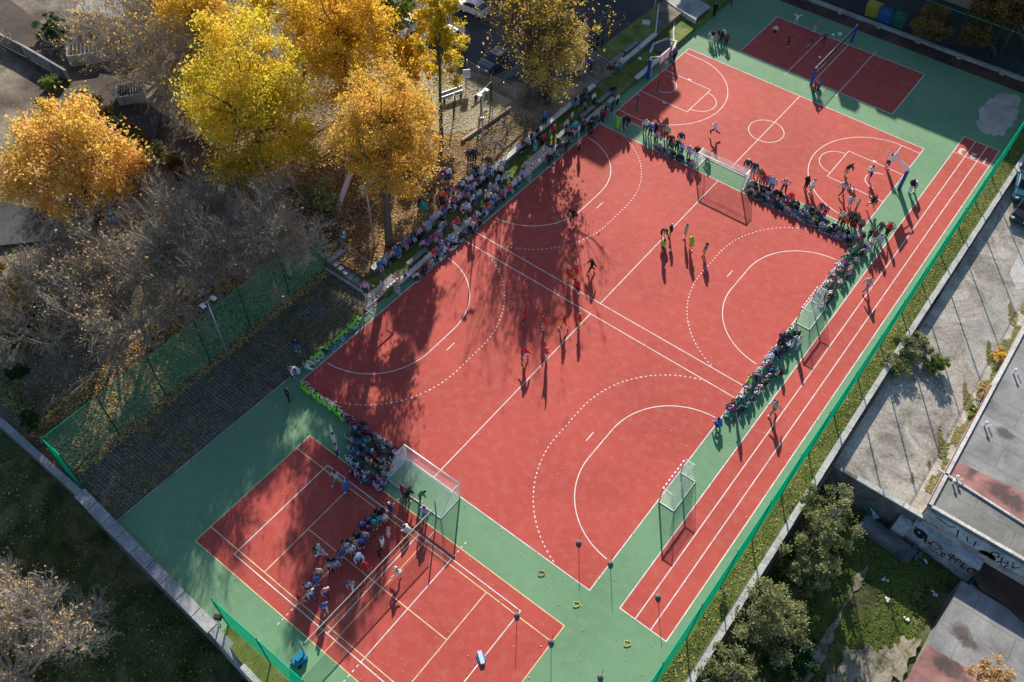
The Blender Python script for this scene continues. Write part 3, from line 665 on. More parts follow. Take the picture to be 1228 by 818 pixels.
# ================================================================== basketball hoops
def hoop(x, y, sgn, label):
    r = empty('basketball_hoop', (x, y, 0), label, 'basketball hoop', 'basketball hoops', 0 if sgn > 0 else math.pi)
    child(MB().box((0, 0, 1.15), (.3, .3, 2.3)), 'padding', BLUEM, r); child(MB().box((0, 0, 1.3), (.14, .14, 2.75)).box((.31, 0, 1.2), (.01, .08, 1.5)), 'pole', WHM, r)
    child(MB().tube([(0, 0, 2.65), (1.5, 0, 3.3)], .08, 6).tube([(0, 0, 2.2), (1.5, .35, 3.05)], .035, 5).tube([(0, 0, 2.2), (1.5, -.35, 3.05)], .035, 5), 'arm', WHM, r)
    bd = child(MB().box((1.58, 0, 3.42), (.05, 1.8, 1.08)), 'backboard', WHM, r)
    e = MB()
    for z in (2.9, 3.94): e.box((1.612, 0, z), (.01, 1.8, .06))
    for yy in (-.88, .88): e.box((1.612, yy, 3.42), (.012, .06, 1.0))
    for z in (3.08, 3.5): e.box((1.612, 0, z), (.01, .59, .05))
    child(e, 'board_markings', REDM, r)
    m = MB(); pts = [(1.9 + .225 * math.cos(a), .225 * math.sin(a), 3.05) for a in np.linspace(0, 2 * math.pi, 17)]; m.tube(pts, .018, 5, False); m.tube([(1.6, 0, 3.05), (1.68, 0, 3.05)], .03, 5)
    child(m, 'rim', REDM, r); nn = MB()
    for a in np.linspace(0, 2 * math.pi, 13)[:-1]:
        nn.tube([(1.9 + .22 * math.cos(a), .22 * math.sin(a), 3.03), (1.9 + .13 * math.cos(a + .4), .13 * math.sin(a + .4), 2.6)], .008, 3); nn.tube([(1.9 + .22 * math.cos(a), .22 * math.sin(a), 3.03), (1.9 + .13 * math.cos(a - .4), .13 * math.sin(a - .4), 2.6)], .008, 3)
    child(nn, 'net', NETW, r)
hoop(-4.34, 65.69, 1, 'basketball hoop with pinkish-white board near the ring wall')
hoop(24.23, 65.81, -1, 'basketball hoop with white board beside the running lanes')
# small portable posts with square bases at the near baseline
for (px, py, h, lb) in ((787.6, 111.6, 3.4, 'tall portable post on a grey square base under the left hoop'), (763, 132, 1.9, 'short portable post on a grey square base left of the hoop')):
    p = pxy(px, py, 0); r = empty('portable_post', p, lb, 'post')
    child(MB().tube([(0, 0, 0), (0, 0, .09)], [.30, .26], 8), 'base', CONCD, r); child(MB().tube([(0, 0, .09), (0, 0, h * .62)], .035, 6), 'pole', DKM, r); child(MB().box((0, 0, h * .8), (.12, .12, h * .38)), 'upper_post', REDM if h > 3 else BLUEM, r)
# ================================================================== nets on volleyball / tennis courts
def courtnet(name, a, b, ha, top, bot, label, padded, base=False, sp=.12):
    A, Bv = Vector((a[0], a[1], 0)), Vector((b[0], b[1], 0)); r = empty(name, tuple(A), label, 'net'); d = (Bv - A); L = d.length; rz = math.atan2(d.y, d.x)
    for p, s in ((A, -1), (Bv, 1)):
        po = MB().tube([(p.x, p.y, 0), (p.x, p.y, ha)], .05 if not padded else .045, 8).build('post', CYAN if base else WHM, r)
        if padded: MB().box((p.x, p.y, ha * .46), (.26, .26, ha * .92), rz).build('padding', BLUEM, r)
        if base and s < 0:
            q = p + d.normalized() * .45 * s; MB().box((q.x, q.y, .22), (.9, .6, .34), rz).box((q.x, q.y, .5), (.4, .3, .22), rz).build('ballast_base', CYAN, r)
            wm = MB()
            for sy in (-1, 1):
                wc = q + Vector((-d.y, d.x, 0)).normalized() * .34 * sy + d.normalized() * .3 * s + Vector((0, 0, .17)); ax = Vector((-d.y, d.x, 0)).normalized() * .04; wm.tube([wc - ax, wc + ax], .17, 12)
            wm.build('wheel', BLK, r)
    m = MB(); P0 = A + d * (.02); P1 = A + d * .98; n = int((P1 - P0).length / sp)
    for i in range(n + 1):
        p = P0 + (P1 - P0) * i / n; m.box((p.x, p.y, (top + bot) / 2), (.012, .012, top - bot), rz)
    for j in range(int((top - bot) / sp)):
        z = bot + j * sp; m.tube([(P0.x, P0.y, z), (P1.x, P1.y, z)], .006, 3)
    m.build('net', DKM if not base else DKM, r)
    MB().box(((P0.x + P1.x) / 2, (P0.y + P1.y) / 2, top), (L * .96, .02, .075), rz).build('top_band', WHM, r)
    MB().tube([(P0.x, P0.y, bot), (P1.x, P1.y, bot)], .012, 4).build('bottom_cord', YLINE if base else WHM, r)
courtnet('volleyball_net', (10.06, 75.9), (10.08, 86.2), 2.3, 2.2, 1.3, 'volleyball net with blue padded posts on the shaded far court', True)
courtnet('tennis_net', (11.77, -.88), (11.98, 11.76), 2.3, 1.6, .75, 'net with bright blue wheeled posts across the lower left court', False, True)
# slalom poles
for i, ((px, py), lb) in enumerate(zip([(694, 651), (732, 676), (620, 738), (661, 770), (789, 716), (720, 812)], ['thin training pole inside the bottom corner of the red pitch', 'thin training pole where the goal area arc meets the touchline', 'thin training pole on the white corner of the volleyball lines', 'thin training pole on the yellow tennis line near the court corner', 'thin training pole with grey base on the running lanes', 'thin orange training pole on the green at the bottom edge'])):
    r = empty('training_pole', pxy(px, py, .008), lb, 'pole', 'training poles on rubber bases')
    child(MB().sphere((0, 0, .04), .2, 12, 6, (1, 1, .55)), 'base', plain('grey_rubber', (.10, .10, .11), .6), r, True); child(MB().tube([(0, 0, .1), (.06, .03, 1.55)], .022, 5), 'pole', plain('orange_plastic', (.5, .14, .05), .5) if i != 4 else YLINE, r)
for (px, py), lb, c in zip([(691, 725), (752, 772), (649, 688)], ['yellow rope ring on the green between pitch and tennis court', 'yellow rope ring near the end of the running lanes', 'orange rope ring beside the pitch sideline'], [(.6, .55, .12), (.6, .5, .12), (.5, .17, .1)]):
    p = G(px, py, .03); m = MB(); rr = random.Random(px); m.tube([(p.x + (.20 + .05 * math.sin(3 * a)) * math.cos(a), p.y + (.21 + .05 * math.sin(2 * a)) * math.sin(a), .035) for a in np.linspace(0, 2 * math.pi, 20)], .024, 6, False)
    tag(m.build('rope_ring', plain('ring_' + str(px), c)), lb, 'ring', 'rope rings lying on the green')
p = G(577, 789, .02); r = empty('gym_block', (p.x, p.y, .012), 'pale blue and white training step lying on the lower left court', 'training step', rz=-.6)
child(MB().box((0, 0, .1), (.85, .28, .14)), 'tread', plain('light_blue_plastic', (.50, .60, .72), .5), r); child(MB().box((0, 0, .04), (.5, .5, .08)), 'base', CYAN, r)
p = G(803.5, 300, .11); tag(MB().sphere((p.x, p.y, .13), .12, 12, 8).build('ball', WHM, smooth=True), 'white ball between the two groups of referees and players', 'ball')
p = G(981, 75, .5); tag(MB().sphere((p.x, p.y, 1.2), .12, 12, 8).build('ball', WHM, smooth=True), 'white volleyball in the air beside the far net', 'ball')
# coats left by the volleyball court
for px, py, sz, c, lb in ((999, 42, .35, (.7, .72, .75), 'small white bag on the green beyond the far court'), (1007, 41, .5, (.65, .7, .85), 'white and blue bag on the green beside the far net post'), (767, 72, .4, (.7, .72, .75), 'white bag heap on the terrace wall near the ring wall'), (806, 74, .5, (.1, .1, .1), 'black bag at the foot of the backboard')):
    p = G(px, py, .1 if px > 790 else .5); m = MB(); m.sphere((p.x, p.y, (.12 if px > 790 else .68)), sz * .6, 8, 6, (1, .7, .6)); m.box((p.x, p.y, (.12 if px > 790 else .68) + sz * .36), (.22, .03, .1), .6)
    tag(m.build('sports_bag', plain('bag' + str(px), c)), lb, 'bag')
# ================================================================== right-hand buildings
r = empty('flat_roof_building', (50, 60, 0), 'long low building with a patched grey bitumen flat roof beside the lot', 'building')
ZR = .9
MB().prism([(39.3, 33.75), (75, 33.75), (75, 92), (39.3, 92)], -3.4, ZR).build('walls', CONC, r)
rf = MB().poly([(39.55, 33.9), (74.9, 33.9), (74.9, 91.9), (39.55, 91.9)], ZR + .02).build('roof', ROOF, r)
def G2(px, py, z=ZR + .025): q = G(px, py, z); return (q.x, q.y)
MB().poly([G2(1142, 551), G2(1228, 590), G2(1290, 620), G2(1290, 655), G2(1228, 626), G2(1132, 568)], ZR + .026).build('red_roof_sheet', ROOFR, rf)
MB().poly([G2(1132, 569.5), G2(1228, 628), G2(1290, 662), G2(1290, 710), G2(1221, 671), G2(1112, 608)], ZR + .024).build('lower_roof_sheet', ROOFD, rf)
def blob(mb, px, py, rx, ry, z, seed, n=26):
    q = random.Random(seed); c = G(px, py, z); ph_ = [q.uniform(0, 6.28) for _ in range(4)]
    mb.poly([(c.x + rx * (1 + .2 * math.sin(3 * a + ph_[0]) + .14 * math.sin(5 * a + ph_[1]) + .08 * math.sin(9 * a + ph_[2])) * math.cos(a), c.y + ry * (1 + .2 * math.sin(2 * a + ph_[3]) + .1 * math.sin(7 * a)) * math.sin(a)) for a in np.linspace(0, 2 * math.pi, n, endpoint=False)], z)
pr = MB().box((39.42, 62.9, ZR + .07), (.26, 58, .16)).box((57.2, 33.87, ZR + .06), (35.3, .26, .14))
a_, b_ = Vector(G2(1132, 568)), Vector(G2(1228, 629)); dd = b_ - a_
pr.box(((a_.x + b_.x) / 2, (a_.y + b_.y) / 2, ZR + .08), (dd.length + 1, .16, .14), math.atan2(dd.y, dd.x)); pr.build('parapet', CONCW, r)
MB().box((39.25, 40.5, ZR + .03), (.06, 13.4, .17)).build('red_flashing', FLASH, r)

for px, py, hh in ((1215, 448, .5), (1180, 511, .5), (1146, 575, .45), (1142, 580, .4)):
    q = G(px, py, ZR + .02); m = MB().tube([(q.x, q.y, ZR), (q.x, q.y, ZR + hh)], .07, 8).tube([(q.x, q.y, ZR + hh), (q.x, q.y, ZR + hh + .12)], [.13, .07], 8).tube([(q.x + .3, q.y + .1, ZR), (q.x + .35, q.y + .1, ZR + hh * .8)], .05, 6)
    m.build('roof_vent', WHM, r)
# yard side: lower ledge, graffiti walls, slatted deck, second roof
r = empty('annex_wall', (42, 33.2, -3), 'white graffiti covered wall of the low annex facing the yard', 'wall')
GW = ground_mat('whitewashed_wall', [(.30, .34, .38), (.45, .48, .52), (.58, .6, .62)], .8, 8, bd=.005)
MB().prism([(39.25, 33.2), (44.3, 32.6), (44.3, 33.7), (39.25, 33.7)], -3.4, -.85).build('ledge', GW, r)
MB().prism([(38.2, 32.9), (39.2, 32.9), (39.2, 33.45), (38.2, 33.45)], -3.4, -1.2).build('pier', GW, r)
GK = plain('black_spray_paint', (.02, .02, .025), .6); GRp = plain('dark_red_spray_paint', (.22, .03, .04), .6); GBp = plain('blue_spray_paint', (.05, .12, .2), .6)
def on_ledge(t, z):   # a point 6 mm in front of the sloping south face of the annex
    x = 39.25 + 5.05 * t; y = 33.2 - .6 * t - .008; return (x, y, z)
def strokes(mb, fn, lines, w_=.07):
    for L in lines:
        P_ = [Vector(fn(*p)) for p in L]
        for a, b in zip(P_[:-1], P_[1:]):
            d = b - a; t = d.normalized(); n_ = Vector((0, -1, 0)); s = t.cross(n_).normalized() * w_ / 2; t2 = t * w_ * .35
            mb.add([a - s - t2, b - s + t2, b + s + t2, a + s - t2], [(0, 1, 2, 3)])
def letter(ch, u, v, w_, h):
    A = lambda L: [(u + x * w_, v + y * h) for x, y in L]
    circ = [(.5 + .5 * math.cos(a), .6 + .3 * math.sin(a)) for a in np.linspace(0, 2 * math.pi, 13)]
    return {'F': [A([(.5, -.25), (.5, 1.15)]), A(circ)], 'P': [A([(0, 0), (0, 1)]), A([(0, 1), (.8, .9), (.85, .6), (0, .45)])], 'E': [A([(0, 0), (0, 1)]), A([(0, 1), (.8, 1)]), A([(0, .5), (.65, .5)]), A([(0, 0), (.85, 0)])],
            'C': [A([(.9, .85), (.5, 1), (.1, .75), (.05, .3), (.4, 0), (.9, .15)])], "'": [A([(.2, .5), (.6, .8), (.3, 1.1)]), A([(.6, .2), (.75, .35)])]}[ch]
gm = MB(); u = .60
for ch, w_ in (('F', .085), ('P', .06), ('E', .06), ('C', .065), ("'", .05)):
    strokes(gm, on_ledge, letter(ch, u, -2.0, w_, .62), .1); u += w_ + .028
gm.build('black_lettering', GK, r)
g2 = MB(); q = random.Random(11)
def swirl(cx, cz, rx, rz_, turns, n=22, t0=0): return [(cx + rx * (1 - .5 * i / n) * math.cos(t0 + turns * 6.28 * i / n), cz + rz_ * (1 - .5 * i / n) * math.sin(t0 + turns * 6.28 * i / n)) for i in range(n)]
strokes(g2, on_ledge, [swirl(.40, -1.7, .085, .5, 1.4), swirl(.28, -1.95, .05, .25, 1.2), swirl(.54, -2.1, .03, .3, 1.6, t0=1), [(.33, -2.2), (.38, -2.45), (.46, -2.3), (.5, -2.5)]], .09); g2.build('red_scrawl', GRp, r)
g3 = MB(); strokes(g3, on_ledge, [swirl(.13, -1.6, .08, .5, 1.5), swirl(.2, -1.5, .05, .4, 1.3, t0=2), [(.05, -1.2), (.12, -1.9), (.22, -1.3), (.26, -2.0)], swirl(.16, -1.9, .04, .2, 1.9)], .16); g3.build('black_scrawl', GK, r)
r2 = empty('graffiti_wall', (45, 33.7, -2), 'grey rear wall of the flat roofed building tagged with large dark letters', 'wall')
MB().box((50, 33.66, -1.3), (21.2, .14, 4.1)).build('render', GW, r2)
fb = lambda x, z: (x, 33.58, z); g4 = MB()
strokes(g4, fb, [swirl(44.2, -.55, .55, .5, 1.6), swirl(44.25, -.5, .3, .3, 1.4, t0=1)], .22)
strokes(g4, fb, [swirl(44.6, .15, .35, .3, 1.0, t0=1.2), swirl(45.3, .1, .3, .3, .8, t0=2.5), [(45.7, .4), (45.9, -.2), (46.2, .3)], [(44.9, -.6), (45.1, -.2), (45.4, -.7), (45.6, -.2)], swirl(45.9, -.8, .3, .3, 1.2)], .09)
strokes(g4, fb, [[(40.2, .5), (41.2, .3), (41.5, .6)], [(41.8, .5), (42.0, -.3)], [(42.5, .3), (42.7, -.1)], [(43.1, .4), (43.2, -.2)]], .1); g4.build('black_scrawl', GK, r2)
# slatted deck
r = empty('timber_deck', (48, 32.2, -1.6), 'dark weathered slatted deck running below the graffiti wall', 'deck')
m = MB()
for i in range(9): m.box((52.5, 33.3 - i * .2, -1.55), (16.4, .15, .06))
m.build('slats', plain('dark_brown_wood', (.06, .04, .035), .8, var=.3), r); MB().box((52.5, 32.4, -2.5), (16.2, 1.9, 1.8)).build('base', CONCD, r); MB().box((52.5, 31.45, -1.6), (16.4, .16, .12)).build('edge_beam', METAL, r)  # slats in a very dark brown
# second flat roof
r = empty('garage_building', (50, 22, 0), 'low garage with grey and red flat roof in the bottom right corner', 'building')
Z2 = -1.2
MB().prism([(43.4, -20), (80, -20), (80, 31.2), (43.6, 31.2)], -3.4, Z2).build('walls', CONCD, r)
rf = MB().poly([(43.45, -19.9), (79.9, -19.9), (79.9, 31.1), (43.65, 31.1)], Z2 + .02).build('roof', ROOF, r)
def G3(px, py): q = G(px, py, Z2 + .03); return (q.x, q.y)
MB().poly([G3(1111, 773), G3(1150, 795), G3(1186, 818), G3(1320, 900), G3(1200, 1100), (43.6, 5), G3(1085, 818)], Z2 + .027).build('red_roof_sheet', ROOFR, rf)
MB().poly([G3(1174, 672), G3(1165, 686), G3(1175, 706), G3(1200, 722), G3(1228, 748), G3(1300, 780), G3(1290, 700)], Z2 + .026).build('brown_roof_sheet', LEAFD, rf)  # dark brown sheet along the upper side of the roof
# yard clutter
def heap(px, py, z, s, c, label, cat, name='debris'):
    p = G(px, py, z); q = random.Random(int(px)); m = MB()
    for k in range(4): m.box((p.x + q.uniform(-s, s) * .5, p.y + q.uniform(-s, s) * .5, z + .04 + .03 * k), (s * q.uniform(.4, .8), s * q.uniform(.25, .6), .03), q.uniform(0, 3), Matrix.Rotation(q.uniform(-.15, .15), 3, 'X'))
    tag(m.build(name, plain('c' + str(int(px)), c)), label, cat)
for a in [(1040, 622, -3.1, .5, (.6, .65, .7), 'white paper scrap near the leaning board in the yard', 'litter'), (1002, 615, -3.1, .8, (.45, .5, .55), 'pale torn sheets at the left edge of the shaded yard', 'litter'), (1062, 696, -3.1, .35, (.5, .55, .6), 'small pale scrap on the shaded grass below the bushes', 'litter'), (1098, 666, -3.1, .8, (.12, .16, .2), 'bluish slab fragment under the graffiti wall', 'rubble'), (1109, 674, -3.1, .3, (.7, .75, .8), 'white scrap just below the graffiti lettering', 'litter'), (1120, 712, -3.1, .35, (.65, .7, .75), 'white scrap beside the corner of the garage roof', 'litter'), (1086, 743, -3.1, .3, (.8, .8, .78), 'white plastic scrap on the sunlit grass', 'litter'), (1063, 720, -3.1, .3, (.75, .75, .75), 'white scrap at the edge of the sunlit grass', 'litter'), (1017, 603, -3.1, .5, (.4, .02, .03), 'dark red crate beside the green rack in the yard', 'crate'), (1010, 588, -3.0, .6, (.55, .28, .04), 'orange bundle at the corner of the yard', 'bundle')]: heap(*a)
p = G(1049, 612, -3.0); tag(MB().box((p.x, p.y, -2.6), (1.0, .08, 1.5), 1.0, Matrix.Rotation(-1.0, 3, 'X')).box((p.x + .1, p.y + .2, -3.0), (.9, .1, .1), 1.0).build('leaning_board', WHM), 'white board leaning in the shaded yard by the wall', 'board')
p = G(1035, 600, -3.0); r = empty('green_rack', (p.x, p.y, -3.1), 'green metal bar rack lying against the yard wall', 'rack', rz=-.5)
m = MB()
for i in range(8): m.box((-1.6 + i * .45, 0, .5), (.05, 1.0, .05), .1)
child(m, 'bars', NETG, r); child(MB().box((0, .5, .5), (3.6, .06, .06)).box((0, -.5, .5), (3.6, .06, .06)).box((-1.7, .5, .25), (.06, .06, .5)).box((1.7, -.5, .25), (.06, .06, .5)), 'frame', NETG, r)
p = G(1062, 648, -3.1); tag(MB().box((p.x, p.y, -2.9), (4.2, 1.3, .5), -.12).box((p.x, p.y, -2.63), (3.9, 1.0, .06), -.12).build('concrete_trough', CONCD), 'long dark concrete trough lying in the shaded yard', 'trough')
# bins beyond the far kerb
for px, py, c, lb in ((1048, 12, (.45, .38, .04), 'yellow waste container beyond the far kerb'), (1063, 20, (.01, .08, .25), 'blue waste container beside the yellow one'), (1078, 25, (.01, .14, .08), 'green waste container beside the blue one')):
    p = G(px, py, .8); r = empty('waste_container', (p.x, p.y, -.03), lb, 'container', 'recycling containers')
    cm = plain('container' + str(px), c, .5); child(MB().add([(-.75, -.5, .12), (.75, -.5, .12), (.75, .5, .12), (-.75, .5, .12), (-.85, -.6, 1.3), (.85, -.6, 1.3), (.85, .6, 1.3), (-.85, .6, 1.3)], [(0, 3, 2, 1), (4, 5, 6, 7), (0, 1, 5, 4), (1, 2, 6, 5), (2, 3, 7, 6), (3, 0, 4, 7)]), 'body', cm, r)
    child(MB().tube([(-.86, 0, 1.3), (.86, 0, 1.3)], .6, 14), 'lid', cm, r, True)
    for sx in (-1, 1): child(MB().tube([(sx * .6, -.45, .08), (sx * .6, -.38, .08)], .09, 8), 'wheel', BLK, r)
# ================================================================== cars
def car(pf, heading, paint, label, z, L=4.4):
    r = empty('parked_car', (pf[0], pf[1], z), label, 'car', 'parked cars', heading)
    k = L / 4.4
    pr = [(-2.2, .35), (-2.22, .75), (-2.05, .98), (-1.1, 1.02)]
    prof = [(-2.18, .32), (-2.22, .62), (-2.12, .95), (-1.6, 1.0), (1.05, .98), (1.75, .88), (2.12, .72), (2.2, .5), (2.12, .3)]
    def loft(profile, hw, m, inset=.12):
        n = len(profile); vs = []
        for s, f in ((-1, 1), (-1, .9), (1, .9), (1, 1)):
            pass
        secs = [(-hw, .93), (-hw * .9, 1.0), (hw * .9, 1.0), (hw, .93)]
        cx = sum(p[0] for p in profile) / n; cz = sum(p[1] for p in profile) / n
        for y, f in secs: vs += [(cx + (p[0] - cx) * f * k, y, cz + (p[1] - cz) * f) for p in profile]
        fs = [tuple(range(n)), tuple(range(3 * n, 4 * n))[::-1]]
        for i in range(3):
            for j in range(n): fs.append((i * n + j, (i + 1) * n + j, (i + 1) * n + (j + 1) % n, i * n + (j + 1) % n))
        return m.add(vs, fs)
    cabin = [(-1.85, .96), (-1.45, 1.38), (-.9, 1.46), (.05, 1.45), (.95, .97)]
    body = loft(prof, .88, MB()); child(body, 'body', paint, r, False)
    child(loft(cabin, .74, MB()), 'windows', GLASS, r)
    roof = MB().add([(-1.4 * k, -.62, 1.40), (-.9 * k, -.66, 1.475), (.08 * k, -.66, 1.465), (.08 * k, .66, 1.465), (-.9 * k, .66, 1.475), (-1.4 * k, .62, 1.40), (-1.4 * k, -.60, 1.36), (.15 * k, -.66, 1.42), (.15 * k, .66, 1.42), (-1.4 * k, .6, 1.36)], [(0, 1, 4, 5), (1, 2, 3, 4), (0, 6, 7, 2, 1), (5, 4, 3, 8, 9), (2, 7, 8, 3), (0, 5, 9, 6)])
    for s in (-1, 1):
        roof.tube([(.08 * k, s * .64, 1.44), (.98 * k, s * .74, .97)], .035, 5); roof.tube([(-.75 * k, s * .66, 1.45), (-.8 * k, s * .75, .97)], .035, 5); roof.tube([(-1.4 * k, s * .62, 1.38), (-1.85 * k, s * .72, .97)], .045, 5)
    child(roof, 'roof', paint, r)
    for sx in (-1.35, 1.35):
        for sy in (-1, 1):
            w_ = child(MB().tube([(sx * k, sy * .68, .32), (sx * k, sy * .88, .32)], .33, 16), 'wheel', BLK, r, False); child(MB().tube([(sx * k, sy * .86, .32), (sx * k, sy * .9, .32)], .19, 12), 'rim', METAL, w_)
    for s in (-1, 1):
        child(MB().box((2.08 * k, s * .62, .68), (.16, .34, .16)), 'headlight', WHM, r); child(MB().box((-2.12 * k, s * .68, .82), (.14, .26, .18)), 'tail_light', REDM, r); child(MB().box((.7 * k, s * .95, 1.02), (.16, .14, .12)), 'wing_mirror', paint, r)
    return r
GLASS = plain('dark_car_glass', (.02, .025, .03), .08, spec=.6)
P_W = plain('white_car_paint', (.68, .70, .73), .25); P_K = plain('black_car_paint', (.02, .022, .028), .2); P_B = plain('dark_blue_car_paint', (.035, .07, .12), .22); P_C = plain('cyan_car_paint', (.02, .14, .22), .3)
def head(a, b, z): p, q = G(*a, z), G(*b, z); return ((p.x + q.x) / 2, (p.y + q.y) / 2), math.atan2(q.y - p.y, q.x - p.x)
for a, b, pt, lb, z in (((584, 14), (548, -2), P_W, 'white estate car parked nearest the top edge of the photo', .9), ((555, 48), (514, 30), P_W, 'white car mostly hidden behind the slim yellow tree', .9), ((503, 15), (470, 45), P_W, 'white car left of the slim yellow tree with black windscreen', .9), ((612, 58), (574, 84), P_B, 'dark blue car beside the silver railing', .9), ((1232, 205), (1228, 240), P_C, 'teal car at the right edge of the photo', -.5), ((1250, 228), (1216, 272), P_K, 'black car parked on the dusty lot at the right edge', -.5)):
    c, hd = head(a, b, z + .8); car(c, hd, pt, lb, z)
# ================================================================== top-left: house corner, fence panels, enclosures
r = empty('house', (-62, 36, 0), 'corner of a beige rendered house with dark parapet edge at the top left', 'house')
BEI = plain('beige_render', (.36, .31, .23), .9)
MB().prism([(-68, 46), (-57, 32.0), (-50.4, 34.8), (-55, 52)], 0, 3.2).build('walls', BEI, r)
MB().prism([(-68.2, 46.2), (-57, 31.7), (-50.1, 34.7), (-54.8, 52.3)], 3.203, 3.4).build('roof', CONC, r)
MB().box((-54.6, 33.1, 3.5), (7.4, .3, .25), .40).build('parapet', WOOD, r)
wn_ = MB().box((-52.2, 34.07, 1.9), (1.1, .06, 1.2), .40).build('window', GLASS, r); MB().box((-52.2, 34.0, 1.25), (1.3, .16, .06), .40).build('sill', CONCW, wn_)
def panelwall(pts, z, h, label):
    rr = empty('panel_fence', (pts[0][0], pts[0][1], z), label, 'fence')
    for a, b in zip(pts[:-1], pts[1:]):
        d = Vector((b[0] - a[0], b[1] - a[1])); an = math.atan2(d.y, d.x); c = ((a[0] + b[0]) / 2, (a[1] + b[1]) / 2)
        MB().box((c[0], c[1], z + h / 2), (d.length - .15, .08, h - .1), an).build('panel', CONCD, rr); MB().box((c[0], c[1], z + h), (d.length, .22, .14), an).build('cap', CONC, rr); MB().box((b[0], b[1], z + h / 2), (.26, .26, h + .12), an).build('post', CONC, rr)
panelwall([(-62.5, 25.2), (-57.6, 25.6), (-53.5, 25.7), (-50.5, 25.75)], .9, 1.5, 'grey concrete panel fence with pale cap at the top left')
def enclosure(c, rz, L, W_, h, label):
    rr = empty('bin_enclosure', (c[0], c[1], .9), label, 'enclosure', rz=rz)
    m = MB()
    for i in range(9): m.box((-L / 2 + .2 + i * (L - .4) / 8, 0, h - .05), (.12, W_ - .2, .05))
    child(m, 'slatted_lid', CONCD, rr)
    child(MB().box((0, -W_ / 2, h / 2), (L, .12, h)).box((0, W_ / 2, h / 2), (L, .12, h)).box((-L / 2, 0, h / 2), (.12, W_ - .1, h)).box((L / 2, 0, h / 2), (.12, W_ - .1, h)), 'sides', CONC, rr)
enclosure((-52.6, 29.6), .95, 3.6, 2.2, 1.3, 'grey slatted bin enclosure by the house corner'); enclosure((-43.4, 28.3), .95, 2.6, 2.2, 1.0, 'small grey low enclosure under the bare orange-tipped tree')
wallthing('kerb_wall', 'short bluish kerb wall beside the path below the yellow hedge', 'wall', [((-36.5, 23.3, 1.2), (9.5, .25, .5), .02)], CONC)
wallthing('kerb_wall', 'stone slab block at the path edge above the hedge', 'wall', [((-44.5, 24.6, 1.0), (6.0, 1.6, .35), -.12)], CONC)
# play things under the bare trees
p = G(96, 346, 1.5); r = empty('play_hut', (p.x, p.y, 1.0), 'teal canopy of a small play hut under the bare trees', 'play hut', rz=.2)
child(MB().add([(-1.5, -1.1, 1.5), (1.5, -1.1, 1.5), (1.5, 1.1, 1.5), (-1.5, 1.1, 1.5), (-1.5, 0, 2.1), (1.5, 0, 2.1)], [(0, 1, 5, 4), (3, 4, 5, 2), (0, 4, 3), (1, 2, 5)]), 'canopy', plain('teal_canvas', (.02, .18, .16), .7), r)
for sx in (-1, 1):
    for sy in (-1, 1): child(MB().box((sx * 1.35, sy * .95, .75), (.1, .1, 1.5)), 'post', WOOD, r)
p = G(112, 359, 1.5); tag(MB().tube([(p.x, p.y, 1.0), (p.x, p.y, 2.0)], [.3, .35], 10).build('barrel', WOOD), 'brown wooden barrel beside the teal play hut', 'barrel')
p = G(100, 388, 1.3); r = empty('climbing_frame', (p.x, p.y, .9), 'red climbing frame half hidden by bare branches', 'climbing frame', rz=.5)
for sx in (-1, 1):
    for sy in (-1, 1): child(MB().tube([(sx * .9, sy * .7, 0), (sx * .35, 0, 2.1)], .05, 5), 'leg', REDM, r)
child(MB().tube([(-.4, 0, 2.1), (.4, 0, 2.1)], .05, 5), 'top_bar', REDM, r)
for sx in (-1, 1): child(MB().box((sx * .63, 0, 1.0), (.05, .8, .05)), 'rung', REDM, r)
p = G(136, 263, 1.3); tag(MB().box((p.x, p.y, 1.2), (1.0, .4, .12), .6).box((p.x - .8, p.y + .5, 1.2), (.8, .3, .12), 1.1).box((p.x, p.y, 1.0), (.1, .1, .4)).build('blue_seat', CYAN), 'bright blue play seat below the orange tree', 'seat')
p = G(234, 302, 1.4); r = empty('picnic_table', (p.x, p.y, 1.0), 'dark round table with small white and red things under bare branches', 'table')
child(MB().tube([(0, 0, .7), (0, 0, .76)], .8, 14), 'tabletop', DKM, r); child(MB().tube([(0, 0, 0), (0, 0, .7)], .12, 8), 'leg', DKM, r); child(MB().box((-.2, .1, .84), (.3, .22, .16), .4), 'box', WHM, r); child(MB().box((.3, -.3, .82), (.3, .2, .12), .9).box((.4, .25, .82), (.3, .15, .1), .2), 'cloth', REDM, r)
# balloons and banner by the far stairway
r = empty('balloon_bunch', (-11.3, 61.8, .9), 'bunch of red, blue and white balloons at the top of the far stairway', 'balloons'); q = random.Random(2)
for c in ('red', 'blue', 'white'):
    for k in range(6): child(MB().sphere((q.uniform(-.7, .7), q.uniform(-.9, .9), 1.6 + q.uniform(-.5, .7)), .16, 8, 6, (1, 1, 1.2)), c + '_balloon', {'red': plain('red_balloon', (.6, .05, .03), .3), 'blue': plain('blue_balloon', (.05, .2, .55), .3), 'white': WHM}[c], r, True)
child(MB().tube([(0, 0, 0), (0, 0, 1.5)], .02, 4), 'stand', METAL, r)
r = empty('feather_flag', (-11.6, 63.0, .9), 'narrow white and violet feather flag by the balloons', 'flag'); child(MB().tube([(0, 0, 0), (0, 0, 3.6), (.1, .5, 4.3)], .025, 5), 'pole', METAL, r)
child(MB().add([(0, .03, 1.2), (0, .6, 1.4), (.1, .9, 3.6), (.1, .5, 4.3), (0, .03, 3.6), (.02, .03, 1.2), (.02, .6, 1.4), (.12, .9, 3.6), (.12, .5, 4.3), (.02, .03, 3.6)], [(0, 1, 2, 3, 4), (9, 8, 7, 6, 5), (0, 5, 6, 1), (1, 6, 7, 2), (2, 7, 8, 3), (3, 8, 9, 4), (4, 9, 5, 0)]), 'cloth', plain('violet_white_cloth', (.45, .45, .75), .7), r)
